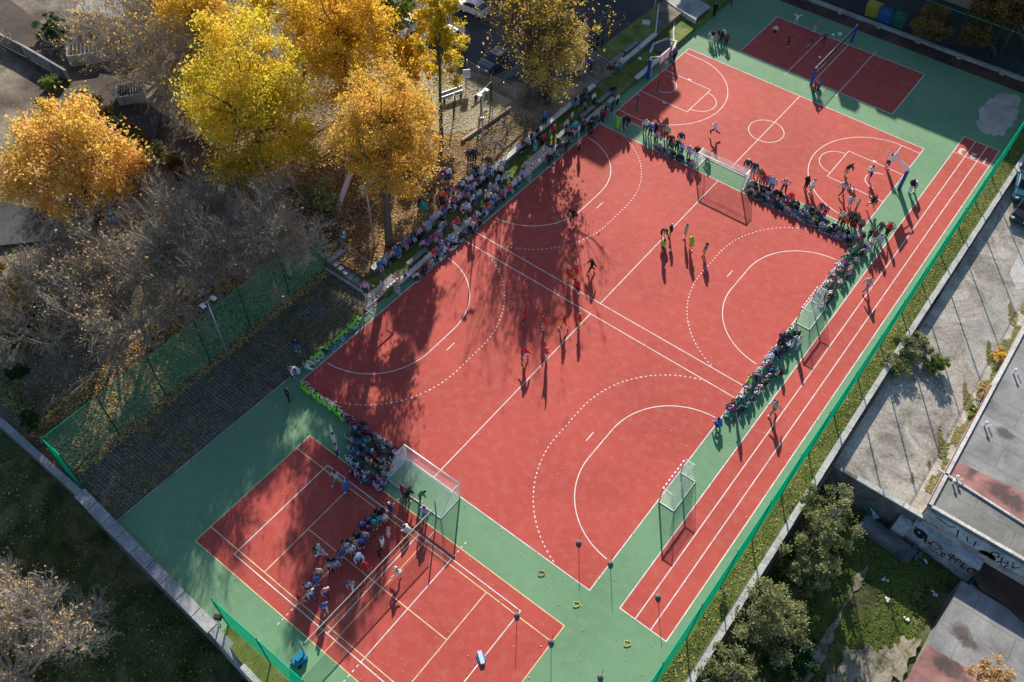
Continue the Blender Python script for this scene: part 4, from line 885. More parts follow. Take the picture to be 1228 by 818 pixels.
tag(MB().box((-9.6, 73.5, .93), (.9, .9, .06), .5).build('manhole_cover', CONCW), kind='structure')
# ================================================================== buildings beyond the top edge (they stand where their shade falls from)
def block(label, x0, x1, y0, y1, h, wall):
    r = empty('apartment_block', ((x0 + x1) / 2, (y0 + y1) / 2, 0), label, 'building')
    MB().prism([(x0, y0), (x1, y0), (x1, y1), (x0, y1)], 0, h).build('walls', wall, r); MB().prism([(x0 - .4, y0 - .4), (x1 + .4, y0 - .4), (x1 + .4, y1 + .4), (x0 - .4, y1 + .4)], h + .003, h + .4).build('roof', ROOF, r)
    sp = 4.2 if x1 - x0 > 40 else 3.2
    for k in range(int(h / 3)):
        for i in range(int((x1 - x0) / sp)): MB().box((x0 + 1.8 + i * sp, y0 - .01, 1.8 + k * 3), (1.7 if sp > 4 else 1.3, .06, 1.5)).build('window', GLASS, r)
    for k, (f, hh) in enumerate(((.30, 1.6), (.37, .8), (.52, 1.2), (.66, 1.9), (.71, .9))): MB().box((x0 + (x1 - x0) * f * .7, y0 + 1.2, h + .4 + hh / 2), (1.6 + k * .5, 1.2, hh)).build('shade_edge_box', CONCD, r)  # unseen roof boxes added to make the edge of the cast shade bumpy
block('long school building beyond the far road, casting the broad shade', -24, 70, 101.6, 114, 13.2, BEI)
block('taller block behind the car park, its shade reaching the terrace', -46, -27.5, 90, 104, 21, CONCW)
# ================================================================== trees
def quadcloud(P, sz, nr, up=.0, asp=1.4):
    """numpy: little leaf-shaped faces (two triangles bent along the midrib would be finer than the picture shows)"""
    n = len(P); a = nr.normal(size=(n, 3)); a /= np.linalg.norm(a, axis=1)[:, None]
    b = nr.normal(size=(n, 3)); b -= (a * b).sum(1)[:, None] * a; b /= np.linalg.norm(b, axis=1)[:, None]
    s = (sz * nr.uniform(.6, 1.35, n))[:, None]
    a = a * s * asp / 2; b = b * s / 2
    v = np.stack([P - a, P - b * .9 + a * .1, P + a, P + b * .9 + a * .1], 1).reshape(-1, 3); return v
def leafmesh(name, v, mat):
    n = len(v) // 4; me = D.meshes.new(name); me.vertices.add(4 * n); me.vertices.foreach_set('co', v.astype('f').ravel())
    me.loops.add(4 * n); me.loops.foreach_set('vertex_index', np.arange(4 * n, dtype='i')); me.polygons.add(n); me.polygons.foreach_set('loop_start', np.arange(0, 4 * n, 4, dtype='i'))
    me.materials.append(mat); me.update(); me.validate(); return me
def limb_paths(nr, start, ends, wob=.08):
    out = []
    for e in ends:
        s = Vector(start); e = Vector(e); L = (e - s).length; mid = s.lerp(e, .5) + Vector(nr.normal(size=3)) * L * wob + Vector((0, 0, L * .08)); out.append([s, s.lerp(mid, .6), mid, mid.lerp(e, .55) + Vector((0, 0, L * .02)), e])
    return out
def leafy_tree(cpx, zc, rx, hz_, n, sz, mat, label, seed, zb=.9, clumps=90, shell=.62, trunk_r=.22, lean=None, group=None, name='autumn_tree', bark=None, top_taper=.0, low=0, fill=.35, nt_=1, cat='tree', limbs=22, cr_=(.09, .22)):
    nr = np.random.default_rng(seed); c = G(cpx[0], cpx[1], zc); base = Vector((c.x, c.y, zb)) if lean is None else Vector((lean[0], lean[1], zb))
    r = empty(name, base, label, cat, group); C = np.array([c.x - base.x, c.y - base.y, c.z - base.z])
    # clump centres through the crown, more of them towards the outside
    K = []
    while len(K) < clumps:
        p = nr.normal(size=3); p /= np.linalg.norm(p); rad = nr.uniform(shell, 1) if nr.random() > fill else nr.uniform(.1, shell)
        q = p * rad; f = 1 - top_taper * max(0, q[2]); K.append((q[0] * rx * f, q[1] * rx * f, q[2] * hz_))
    K = np.array(K) + C; wts = nr.uniform(.35, 1.5, clumps); wts /= wts.sum(); cnt = nr.multinomial(n, wts)
    P = []
    for k, m in zip(K, cnt):
        R_ = nr.uniform(*cr_) * rx; d = nr.normal(size=(m, 3)) * np.array([1, 1, .75]) * R_ * .62; P.append(k + d)
    P = np.concatenate(P); P = P[P[:, 2] > .3]
    me = leafmesh('crown', quadcloud(P, sz, nr), mat); cr = D.objects.new('crown', me); COL.objects.link(cr); cr.parent = r
    tm = MB(); top = Vector(C) + Vector((0, 0, hz_ * .55))
    for t in range(nt_):
        o = Vector((nr.uniform(-.8, .8), nr.uniform(-.8, .8), 0)) if t else Vector((0, 0, 0)); H = top.z
        pts = [Vector((0, 0, -.2)) + o, Vector((C[0] * .2, C[1] * .2, H * .3)) + o, Vector((C[0] * .7, C[1] * .7, H * .62)) + o * 1.3, top + o]
        tm.tube(pts, [trunk_r * 1.15, trunk_r * .8, trunk_r * .5, trunk_r * .12], 8)
    child(tm, 'trunk', bark or BARK, r, True)
    lm = MB(); idx = nr.choice(len(K), min(len(K), limbs), replace=False)
    for i in idx:
        f = nr.uniform(.35, .85); s = Vector((C[0] * f, C[1] * f, top.z * (.25 + .6 * f)))
        if K[i][2] < s.z: s.z = max(K[i][2] - .5, top.z * .25)
        for p in limb_paths(nr, s, [K[i]]): lm.tube(p, [trunk_r * .35, trunk_r * .27, trunk_r * .2, trunk_r * .13, .02], 5)
    child(lm, 'limbs', bark or BARK, r); return r
def bare_tree(base, H, spread, label, seed, bark, leaf=None, nleaf=0, lsz=.16, name='bare_tree', limbs=7, lev=4, tw=.016, zb=.9, group=None, upb=.35, tr=.2):
    nr = random.Random(seed); r = empty(name, (base[0], base[1], zb), label, 'tree', group); tips = []
    t1, t2 = MB(), MB()
    H0 = H * .22
    t1.tube([(0, 0, -.2), (.05, 0, H0 * .6), (0, .05, H0)], [tr * 1.2, tr, tr * .85], 8)
    def grow(p, d, L, rad, lv):
        q = p; dd = d.copy(); pts = [p]; ns = 3
        for i in range(ns):
            dd = (dd + Vector((nr.gauss(0, .16), nr.gauss(0, .16), nr.gauss(0, .1) + .05 * upb))).normalized(); q = q + dd * L / ns; pts.append(q)
        (t1 if lv < 2 else t2).tube(pts, [rad, rad * .85, rad * .7, rad * .5], 6 if lv < 2 else 3, False)
        if lv == lev: tips.append(q); return
        k = {0: 5, 1: 5, 2: 5, 3: 4}.get(lv, 3)
        for j in range(k):
            f = nr.uniform(.3, 1.0) if j else 1.0; b = pts[0].lerp(pts[-1], f) if f < 1 else pts[-1]
            b = pts[min(3, int(f * 3))].lerp(pts[min(3, int(f * 3) + 1)], f * 3 - int(f * 3)) if f < 1 else pts[-1]
            ax = dd.cross(Vector((nr.gauss(0, 1), nr.gauss(0, 1), nr.gauss(0, 1)))).normalized(); nd = (Matrix.Rotation(nr.uniform(.3, .95), 3, ax) @ dd + Vector((0, 0, upb * .35))).normalized()
            grow(b, nd, L * nr.uniform(.5, .72), max(rad * .5, tw), lv + 1)
    for i in range(limbs):
        a = 6.283 * i / limbs + nr.uniform(-.3, .3); el = nr.uniform(.45, 1.25) * (1 - .15 * (spread > 1)); d = Vector((math.cos(a) * math.cos(el) * spread, math.sin(a) * math.cos(el) * spread, math.sin(el))).normalized()
        grow(Vector((0, 0, H0 * nr.uniform(.7, 1))), d, H * .34, tr * .5, 0)
    child(t1, 'trunk', bark, r); child(t2, 'twigs', bark, r)
    if leaf:
        g = np.random.default_rng(seed); T_ = np.array([tuple(t) for t in tips]); P = T_[g.integers(0, len(T_), nleaf)] + g.normal(size=(nleaf, 3)) * .12; me = leafmesh('remaining_leaves', quadcloud(P, lsz, g), leaf); o = D.objects.new('remaining_leaves', me); COL.objects.link(o); o.parent = r
    return r
L_YG = leafmat('yellow_green_leaves', [(.24, .25, .03), (.50, .43, .04), (.74, .57, .06), (.84, .64, .10), (.78, .50, .12)], .5, .28)
L_YO = leafmat('yellow_orange_leaves', [(.40, .33, .05), (.70, .48, .05), (.82, .54, .08), (.74, .42, .10)], .5)
L_OR = leafmat('orange_leaves', [(.44, .33, .05), (.66, .46, .08), (.78, .50, .13), (.72, .38, .15)], .5)
L_BO = leafmat('pale_orange_leaves', [(.50, .40, .06), (.76, .54, .10), (.82, .52, .20), (.74, .36, .18)], .5)
L_SP = leafmat('sparse_yellow_leaves', [(.18, .24, .06), (.42, .40, .10), (.62, .46, .14), (.60, .40, .16)])
L_BR = leafmat('brown_leaves', [(.14, .12, .05), (.24, .17, .06), (.34, .19, .08)])
L_GN = leafmat('dull_green_leaves', [(.12, .15, .055), (.25, .27, .11), (.40, .41, .20), (.56, .52, .32)], .4, .6)
L_DG = leafmat('dark_green_leaves', [(.02, .06, .02), (.04, .10, .035), (.08, .15, .05)], .3)
L_GR = leafmat('bright_green_leaves', [(.09, .15, .03), (.18, .25, .06), (.30, .36, .11)], .45)
L_PK = leafmat('pale_tan_leaves', [(.42, .26, .12), (.6, .42, .22), (.66, .5, .3)], .4)
GY = 'yellow autumn trees above the sports ground'
leafy_tree((297, 118), 11, 6.0, 8.6, 44000, .18, L_YG, 'largest yellow tree, its lower leaves still green, right of the bare grey trees', 11, clumps=170, top_taper=.35, group=GY, trunk_r=.35)
leafy_tree((408, 35), 11, 5.2, 7.6, 31000, .18, L_YO, 'golden tree at the top edge behind the round orange tree', 12, clumps=150, group=GY, trunk_r=.32)
leafy_tree((462, 160), 11.5, 4.75, 6.3, 42000, .145, L_OR, 'round orange-topped tree beside the lamp post at the left stairway', 13, clumps=190, lean=(-8.3, 29.0), group=GY, trunk_r=.36, shell=.5, top_taper=.25)
leafy_tree((527, 38), 9.5, 2.9, 6.4, 14500, .18, L_YG, 'slim bright yellow tree with a visible leaning trunk by the playground', 14, clumps=80, lean=(-13.6, 42.3), group=GY, trunk_r=.2, top_taper=.45)
leafy_tree((84, 192), 8, 5.5, 4.9, 30000, .2, L_BO, 'broad orange and yellow tree near the left edge', 15, clumps=130, zb=1.1, group=GY, trunk_r=.3)
leafy_tree((668, 48), 8.5, 4.2, 5.6, 7500, .18, L_SP, 'thinning yellow-green tree beside the balloons and far stairway', 16, clumps=95, lean=(-10.3, 54.9), group=GY, trunk_r=.25, nt_=2)
leafy_tree((-6, 345), 4, 2.3, 3.2, 5000, .19, L_YO, 'small golden tree cut by the left edge', 17, clumps=40, zb=1.1, group=GY)
leafy_tree((235, 15), 10, 4.2, 6, 16000, .19, L_YO, 'golden tree at the top edge left of the largest yellow tree', 18, clumps=80, group=GY)
leafy_tree((345, -20), 11, 4.4, 6, 15000, .2, L_YG, 'greenish yellow tree cut by the top edge between two golden trees', 19, clumps=80, group=GY)
leafy_tree((468, 8), 9, 2.6, 3.8, 7000, .18, L_GR, 'green patch of tree at the top edge left of the parked cars', 29, clumps=50, group=GY)
leafy_tree((487, 75), 5.5, 2.8, 3.0, 9000, .18, L_YO, 'low golden tree between the round orange tree and the sand play area', 30, clumps=50, group=GY)
# the tall slender pair whose trunks cross the parked cars
for i, (bx, by, H_, sd) in enumerate(((-11.8, 54.0, 15.5, 21), (-11.0, 54.6, 16.5, 22))):
    bare_tree((bx, by), H_, .55, ['left of the two tall dark trunks in front of the dark blue car', 'right of the two tall dark trunks in front of the dark blue car'][i], sd, BARK, L_YO, 1400, .15, limbs=7, lev=3, upb=.9, tr=.26, name='tall_tree', group='tall thin trees by the car park')
bare_tree((-14.5, 57.0), 11, .8, 'small nearly bare tree sprinkled with yellow leaves over the parked cars', 23, BARK, L_BO, 420, .15, limbs=4, lev=3, name='tall_tree', group='tall thin trees by the car park', tr=.1)
# bare grey trees on the bank
GB_ = 'bare grey trees left of the paver yard'
bare_tree(tuple(G(150, 352, 7))[:2], 11.5, 1.05, 'wide bare grey tree left of the green mesh fence, speckled with pale leaves', 31, BARKG, L_PK, 1700, .17, limbs=11, tw=.017, zb=1.1, group=GB_)
bare_tree((-21.5, 11.5), 11, 1.0, 'bare grey tree nearest the teal play hut', 32, BARKG, L_PK, 500, .16, limbs=7, zb=1.1, group=GB_)
bare_tree(tuple(G(240, 292, 8))[:2], 13, .9, 'dense bare grey tree below the leaf covered path, with dark trunks', 33, BARKG, L_PK, 250, .14, limbs=12, tw=.018, zb=1.1, group=GB_)
bare_tree(tuple(G(290, 272, 7.5))[:2], 12, .9, 'bare grey tree between the round table and the mesh fence', 34, BARKG, L_PK, 150, .14, limbs=8, tw=.018, zb=1.1, group=GB_)
bare_tree((-12.9, 21.3), 7.5, 1.0, 'small pale bare tree overhanging the top corner of the mesh fence', 35, BARKL, L_OR, 350, .13, limbs=8, zb=.9, group=GB_)
bare_tree((-21, 3.5), 10.0, 1.0, 'low bare tree beside the dark red leaf litter near the boundary wall', 36, BARKG, L_BR, 500, .16, limbs=9, zb=1.0, group=GB_)
GC_ = 'bare trees at the top left'
bare_tree((-41.5, 30.5), 14, 1.0, 'tall bare tree with a few orange leaves in front of the beige house', 41, BARKL, L_OR, 1800, .18, limbs=12, group=GC_, tr=.3)
bare_tree((-34, 33.0), 13, 1.0, 'tall bare tree left of the largest yellow tree', 42, BARKL, L_YO, 1600, .18, limbs=11, group=GC_, tr=.28)
bare_tree((-47, 38), 13, 1.0, 'bare tree at the top edge above the house roof', 43, BARKL, L_OR, 1600, .18, limbs=10, group=GC_, tr=.28)
bare_tree((-55, 20), 11, .9, 'dark bare tree in the top left corner before the panel fence', 44, BARKG, L_BR, 300, .18, limbs=9, group=GC_, tr=.28)
bare_tree((-27, 45), 12, .9, 'bare tree between the golden trees at the top', 45, BARKG, L_YO, 1200, .18, limbs=9, group=GC_)
# bottom-left pale twiggy tree
bare_tree((-3.2, -13.2), 10.5, 1.25, 'big pale twiggy tree with tan leaf tips in the bottom left corner', 51, BARKL, L_PK, 3800, .15, limbs=16, zb=-4.5, upb=.45, tr=.3)
bare_tree((-9.5, -12.5), 7.5, 1.1, 'smaller pale twiggy tree at the left edge above the bottom corner', 52, BARKL, L_PK, 1300, .15, limbs=10, zb=-4.2, upb=.45)
def shrub(px, py, z, rx, h, n, mat, label, seed, sz=.13, zb=None, group='shrubs and bushes', clumps=45):
    zb = z - h * .5 if zb is None else zb
    return leafy_tree((px, py), z, rx, h, n, sz, mat, label, seed, zb=zb, clumps=clumps, shell=.6, trunk_r=.12, name='shrub', group=group, limbs=26, fill=.45, cat='shrub', bark=BARKL, cr_=(.07, .16) if rx > 1.5 else (.10, .22))
# right side growth below the retaining wall
shrub(988, 622, 0.2, 2.5, 3.0, 11000, L_GN, 'tall dull green bush at the corner of the yard below the wall', 61, zb=-3.1, clumps=80)
shrub(968, 672, -.6, 2.3, 2.5, 8500, L_GN, 'middle dull green bush between the yard corner and the large bush', 62, zb=-3.1, clumps=60)
shrub(918, 738, 0.2, 3.0, 2.8, 14000, L_GN, 'large dull green bush leaning over the long concrete wall', 63, zb=-3.1, clumps=90)
shrub(872, 812, 0, 2.2, 2.2, 7500, L_GN, 'olive bush below the wall at the bottom edge', 64, zb=-3.1, clumps=50)
shrub(950, 790, -2.0, 2.2, 1.4, 8000, L_DG, 'dark shaded bush mass at the bottom of the yard', 65, zb=-3.1)
shrub(1002, 655, -2.4, .9, .8, 3000, L_GR, 'fresh green low plant beside the dirt path', 66, sz=.13, zb=-3.1)
shrub(1095, 418, 0.0, 1.7, 1.1, 7000, L_GN, 'pale leafy bush against the wall on the lot side', 67, zb=-.5)
shrub(1072, 440, -.1, 1.2, .9, 3500, L_GN, 'smaller leafy bush overhanging the long wall', 68, zb=-.5)
shrub(1122, 436, .2, 1.0, .8, 2600, L_GR, 'green low bush standing on the dusty lot', 69, zb=-.5)
shrub(1182, 470, -.2, .9, .45, 1500, L_PK, 'dry tan plants along the roof edge of the long building', 70, sz=.12, zb=-.5)
shrub(1172, 495, -.2, .8, .45, 1500, L_GR, 'light green weeds at the roof edge of the long building', 71, sz=.12, zb=-.5)
shrub(1200, 428, -.2, .9, .45, 1400, L_OR, 'rusty dry plants further up the roof edge', 72, sz=.12, zb=-.5)
shrub(1192, 812, .0, 1.5, .5, 3500, L_PK, 'dry twiggy plants on the garage roof corner', 73, sz=.12, zb=-1.15)
shrub(1132, 686 + 76, -3.0, .8, .3, 1200, L_GR, 'green weeds beside the red garage roof sheet', 74, sz=.12, zb=-3.15)
shrub(218, 812, -3.4, 1.0, .7, 1500, L_GR, 'yellow-green leafy sprigs in the dark at the bottom edge', 75, sz=.14, zb=-4.4)
# left side hedges
for i, (px, py, rx, h, mt, lb) in enumerate([(30, 400, 1.5, 1.0, L_DG, 'dark green hedge piece next to the sunlit dirt strip'), (47, 375, 1.2, .9, L_DG, 'dark green hedge piece left of the bare trees'), (14, 380, 1.3, 1.2, L_YG, 'yellow-green shrub at the left edge'), (10, 472, 1.2, 1.0, L_GN, 'round grey-green shrub at the left edge above the boundary wall'), (22, 482, .9, .9, L_GN, 'round green shrub close beside the boundary wall'), (34, 505, .9, .7, L_DG, 'dark round shrub next to the boundary wall'), (62, 100, 1.5, .9, L_GR, 'round green shrub at the end of the panel fence'), (62, 32, 2.0, 1.4, L_DG, 'dark evergreen shrub between fence and house'), (75, 45, 1.6, 1.3, L_DG, 'second dark evergreen shrub against the house'), (375, 228, 1.5, 1.2, L_GN, 'pale grey-green bush left of the playground slide'), (392, 245, 1.3, 1.1, L_GN, 'pale bush on the slope by the thin railing'), (18, 448, 1.0, .7, L_DG, 'low shrub in the shade near the left edge')]):
    shrub(px, py, 1.6, rx, h, int(2600 * rx), mt, lb, 80 + i, zb=.9)
hp = [(98, 112), (112, 122), (126, 134), (141, 146), (155, 158), (170, 170), (188, 182), (205, 195), (222, 208), (240, 222)]
nth = ['first', 'second', 'third', 'fourth', 'fifth', 'sixth', 'seventh', 'eighth', 'ninth', 'last']
for i, (px, py) in enumerate(hp): shrub(px, py, 1.5, 1.15, .7, 2400, L_BR if i % 3 else L_GN, nth[i] + ' bush from the house end in the brownish hedge by the path', 100 + i, zb=.9, group='bushes of the path hedge')
# top right trees; dark brown leaf colour stands in for the shade on them
leafy_tree((1195, 6), 4.6, 3.4, 3.2, 12000, .2, L_BR, 'brownish orange tree in the shade at the top right corner', 121, zb=0, lean=(27, 95.5), clumps=80, group='shaded trees beyond the far kerb')
leafy_tree((1120, 26), 2.9, 2.4, 1.7, 7000, .18, L_BR, 'dark brown leafed tree in the shade beyond the far kerb', 122, zb=0, clumps=60, lean=(19.5, 93.5), group='shaded trees beyond the far kerb')
leafy_tree((1172, 42), 2.6, 1.8, 1.5, 5000, .18, L_BR, 'low brown tree beside the shaded road at the top right', 123, zb=0, lean=(24, 94), clumps=50, group='shaded trees beyond the far kerb')
leafy_tree((1245, -25), 9, 5, 5, 12000, .22, L_BR, 'large brown tree cut by the top right corner', 124, zb=0, clumps=80, group='shaded trees beyond the far kerb')
bare_tree((36, 86), 13, 1.0, 'bare tree cut by the right edge beyond the green fence', 125, BARKG, L_BR, 900, .2, limbs=9, zb=-.5, group='shaded trees beyond the far kerb')
# ground litter and blades: uncountable
def litter(name, label, cat, n, region, z, mat, sz, seed, ok=lambda x, y: True):
    g = np.random.default_rng(seed); P = []
    while len(P) < n:
        x = g.uniform(region[0], region[2]); y = g.uniform(region[1], region[3])
        if ok(x, y): P.append((x, y, z(x, y) if callable(z) else z))
    P = np.array(P); n_ = len(P); a = g.uniform(0, 6.28, n_); s = sz * g.uniform(.5, 1.3, n_)
    dx = np.stack([np.cos(a) * s, np.sin(a) * s, g.uniform(-.3, .3, n_) * s], 1); dy = np.stack([-np.sin(a) * s * .7, np.cos(a) * s * .7, g.uniform(-.3, .3, n_) * s], 1)
    P = P + np.array([0, 0, .02]); v = np.stack([P - dx, P - dy, P + dx, P + dy], 1).reshape(-1, 3); me = leafmesh(name, v, mat); o = D.objects.new(name, me); COL.objects.link(o); o['kind'] = 'stuff'; o['label'] = label; o['category'] = cat
L_DRY = leafmat('dry_fallen_leaves', [(.30, .16, .05), (.48, .30, .10), (.62, .46, .18), (.66, .55, .3)], .1)
litter('fallen_leaves', 'fallen leaves scattered on the courts and green surface', 'leaves', 1500, (-5, -2, 30, 88), .012, L_DRY, .05, 1)
litter('fallen_leaves', 'fallen leaves on the far part of the basketball court', 'leaves', 900, (6, 66, 24, 76), .012, L_DRY, .05, 2)
litter('fallen_leaves', 'yellow leaves on the grass strip by the green fence', 'leaves', 2200, (30.7, -2, 31.7, 80), .01, L_DRY, .07, 3)
litter('fallen_leaves', 'leaf litter along the bank and mesh fence', 'leaves', 9000, (-17, -2, -10.6, 24), lambda x, y: hz(x, y) + .03, L_DRY, .09, 4)
litter('fallen_leaves', 'leaves under the orange and yellow trees', 'leaves', 12000, (-30, 25, -7.8, 52), .93, L_DRY, .09, 5)
litter('fallen_leaves', 'leaf litter under the bare trees', 'leaves', 9000, (-40, -2, -17, 25), lambda x, y: hz(x, y) + .06, L_DRY, .08, 6)
litter('grass_blades', 'grass tufts on the strip by the green fence', 'grass', 5000, (30.65, -2.6, 31.75, 86), .02, L_GR, .06, 7)
litter('fallen_leaves', 'sparse leaves on the shaded lower grass', 'leaves', 2500, (-30, -24, 6, -4), lambda x, y: hz(x, y) + .05, L_DRY, .08, 12)
litter('fallen_leaves', 'leaves blown over the paver yard', 'leaves', 2600, (-11.2, -2, -5.6, 24), 0, L_DRY, .05, 13)
litter('yard_weeds', 'weeds along the roof edge of the long building', 'grass', 2200, (37.4, 36, 39.25, 62), -.47, leafmat('mixed_dry_weeds', [(.14, .2, .06), (.34, .32, .14), (.5, .36, .18)], .3), .10, 14, ok=lambda x, y: math.sin(y * 1.1 + 2 * math.sin(x * 3)) + math.sin(x * 4 + y * 2.3) + (x - 38.4) * 1.5 > .5)
litter('grass_blades', 'grass tufts of the terrace strip', 'grass', 8000, (-7.2, 26, -5.2, 72), .46, L_GR, .05, 8)
litter('yard_weeds', 'weeds and grass of the lower yard', 'grass', 22000, (33, 12, 43, 33), -3.12, L_GR, .09, 9, ok=lambda x, y: math.sin(x * 1.3 + y * .4) + math.sin(y * .9 - x * .5) + .7 * math.sin(x * 3.7 + y * 2.9) + rnd.uniform(-1.2, 1.2) > -.6 and not (x > 38.5 and y < 23 and rnd.random() < .8))
litter('lower_grass', 'rough grass below the left retaining wall', 'grass', 16000, (-30, -22, 6, -4), lambda x, y: hz(x, y) + .03, L_GR, .08, 10)
# ================================================================== people
SKIN = plain('skin', (.50, .30, .22), .6)
CL = dict(white=(.72, .72, .74), pale_blue=(.38, .52, .70), navy=(.02, .03, .08), black=(.012, .012, .015), grey=(.20, .21, .23), light_grey=(.45, .46, .48), pink=(.68, .33, .42), magenta=(.60, .05, .24), red=(.78, .02, .035), dark_red=(.22, .02, .03), orange=(.65, .16, .04), yellow=(.65, .45, .05), neon=(.28, .80, .06), green=(.03, .28, .12), teal=(.02, .30, .33), blue=(.03, .14, .50), purple=(.18, .05, .25), lilac=(.42, .36, .60), beige=(.48, .38, .28), brown=(.12, .07, .04), olive=(.12, .13, .06), cream=(.66, .60, .48), denim=(.10, .17, .30), turquoise=(.04, .42, .52), dark_grey=(.06, .06, .07))
def clm(c): return plain('cloth_' + c, CL[c], .85, var=.15, scale=9)
HAIR = dict(black=(.012, .01, .01), brown=(.05, .025, .012), dark=(.025, .015, .01), blond=(.42, .28, .12), grey=(.35, .34, .33), white=(.7, .7, .7), red=(.5, .03, .03), pinkhat=(.6, .2, .3), ginger=(.25, .08, .02))
def hm(c): return plain('hair_' + c, HAIR[c], .8)
V3 = Vector
def J(**k):
    b = dict(pel=(0, 0, .95), wai=(0, 0, 1.10), che=(.01, 0, 1.30), nb=(0, 0, 1.46), nk=(.01, 0, 1.53), hd=(.025, 0, 1.63), ht=(.01, 0, 1.71),
             ls=(0, .18, 1.42), le=(-.03, .25, 1.15), lw=(.05, .27, .92), lh=(.07, .27, .83), rs=(0, -.18, 1.42), re=(-.03, -.25, 1.15), rw=(.05, -.27, .92), rh=(.07, -.27, .83),
             lp=(0, .09, .90), lk=(.02, .10, .50), la=(-.02, .10, .09), lt=(.14, .12, .045), rp=(0, -.09, .90), rk=(.02, -.10, .50), ra=(-.02, -.10, .09), rt=(.14, -.12, .045))
    b.update(k); return b
def shift(b, keys, d):
    for k in keys: b[k] = tuple(np.array(b[k]) + d)
UP = ['wai', 'che', 'nb', 'nk', 'hd', 'ht', 'ls', 'le', 'lw', 'lh', 'rs', 're', 'rw', 'rh']
def pose(p):
    b = J()
    if p == 'stand': pass
    if p == 'hips': b.update(le=(-.06, .36, 1.18), lw=(.06, .22, 1.02), lh=(.10, .17, 1.0), re=(-.06, -.36, 1.18), rw=(.06, -.22, 1.02), rh=(.10, -.17, 1.0), lk=(.02, .14, .5), la=(-.02, .17, .09), lt=(.13, .2, .045), rk=(.02, -.14, .5), ra=(-.02, -.17, .09), rt=(.13, -.2, .045))
    if p == 'walk': b.update(lk=(.20, .09, .52), la=(.27, .09, .10), lt=(.42, .10, .06), rk=(-.05, -.09, .50), ra=(-.33, -.09, .17), rt=(-.22, -.10, .05), lw=(-.22, .26, .95), lh=(-.26, .26, .88), le=(-.15, .25, 1.15), re=(.08, -.24, 1.15), rw=(.25, -.24, .98), rh=(.32, -.24, .95))
    if p == 'run':
        b.update(lk=(.36, .09, .66), la=(.30, .09, .25), lt=(.45, .10, .2), rk=(-.12, -.09, .52), ra=(-.45, -.09, .42), rt=(-.44, -.10, .28), le=(-.2, .25, 1.2), lw=(-.08, .26, 1.0), lh=(-.02, .26, .96), re=(.12, -.25, 1.16), rw=(.33, -.18, 1.2), rh=(.4, -.16, 1.25)); shift(b, UP, np.array([.08, 0, -.03]))
    if p == 'armsup': b.update(le=(.02, .36, 1.58), lw=(.06, .42, 1.82), lh=(.08, .43, 1.91), re=(.02, -.36, 1.58), rw=(.06, -.42, 1.82), rh=(.08, -.43, 1.91), lk=(.02, .13, .5), la=(-.02, .15, .09), lt=(.13, .18, .045))
    if p == 'clap': b.update(le=(.12, .26, 1.2), lw=(.32, .10, 1.28), lh=(.40, .05, 1.33), re=(.12, -.26, 1.2), rw=(.32, -.10, 1.28), rh=(.40, -.05, 1.33))
    if p == 'crouch':
        b = J(pel=(-.1, 0, .38), wai=(-.05, 0, .52), che=(.1, 0, .70), nb=(.18, 0, .84), nk=(.21, 0, .90), hd=(.26, 0, .98), ht=(.27, 0, 1.06), ls=(.15, .17, .82), le=(.28, .25, .60), lw=(.45, .2, .45), lh=(.52, .18, .4), rs=(.15, -.17, .82), re=(.28, -.25, .60), rw=(.45, -.2, .45), rh=(.52, -.18, .4), lp=(-.08, .09, .36), lk=(.30, .16, .46), la=(.05, .13, .09), lt=(.2, .15, .045), rp=(-.08, -.09, .36), rk=(.30, -.16, .46), ra=(.05, -.13, .09), rt=(.2, -.15, .045))
    if p == 'bend':
        b.update(wai=(.03, 0, 1.08), che=(.18, 0, 1.20), nb=(.30, 0, 1.28), nk=(.36, 0, 1.32), hd=(.45, 0, 1.36), ht=(.52, 0, 1.41), ls=(.28, .17, 1.24), le=(.36, .24, 1.0), lw=(.42, .2, .78), lh=(.44, .19, .70), rs=(.28, -.17, 1.24), re=(.36, -.24, 1.0), rw=(.42, -.2, .78), rh=(.44, -.19, .70))
    if p == 'sit':
        d = np.array([0, 0, -.47]); shift(b, UP + ['pel'], d); b.update(lp=(.02, .1, .46), lk=(.44, .11, .47), la=(.44, .11, .09), lt=(.59, .12, .045), rp=(.02, -.1, .46), rk=(.44, -.11, .47), ra=(.46, -.11, .09), rt=(.61, -.12, .045), lw=(.28, .16, .60), lh=(.36, .13, .56), rw=(.28, -.16, .60), rh=(.36, -.13, .56), le=(.05, .26, .70), re=(.05, -.26, .70))
    if p == 'ground':
        d = np.array([-.02, 0, -.83]); shift(b, UP + ['pel'], d); b.update(lp=(.02, .1, .11), lk=(.32, .25, .26), la=(.36, .02, .09), lt=(.30, -.10, .06), rp=(.02, -.1, .11), rk=(.32, -.25, .26), ra=(.44, -.04, .09), rt=(.42, .1, .06), lw=(.25, .16, .32), lh=(.33, .12, .28), rw=(.25, -.16, .32), rh=(.33, -.12, .28), le=(.05, .25, .36), re=(.05, -.25, .36), hd=(.03, 0, .80), ht=(.02, 0, .88))
    if p == 'kneesup':
        d = np.array([-.05, 0, -.83]); shift(b, UP + ['pel'], d); b.update(lp=(.0, .1, .11), lk=(.34, .12, .42), la=(.52, .10, .09), lt=(.66, .11, .045), rp=(.0, -.1, .11), rk=(.34, -.12, .42), ra=(.54, -.10, .09), rt=(.68, -.11, .045), le=(.10, .27, .36), re=(.10, -.27, .36), lw=(.32, .15, .36), lh=(.40, .08, .36), rw=(.32, -.15, .36), rh=(.40, -.08, .36), che=(.03, 0, .47), nb=(.07, 0, .62), nk=(.09, 0, .69), hd=(.13, 0, .78), ht=(.12, 0, .87), ls=(.06, .18, .58), rs=(.06, -.18, .58))
    return b
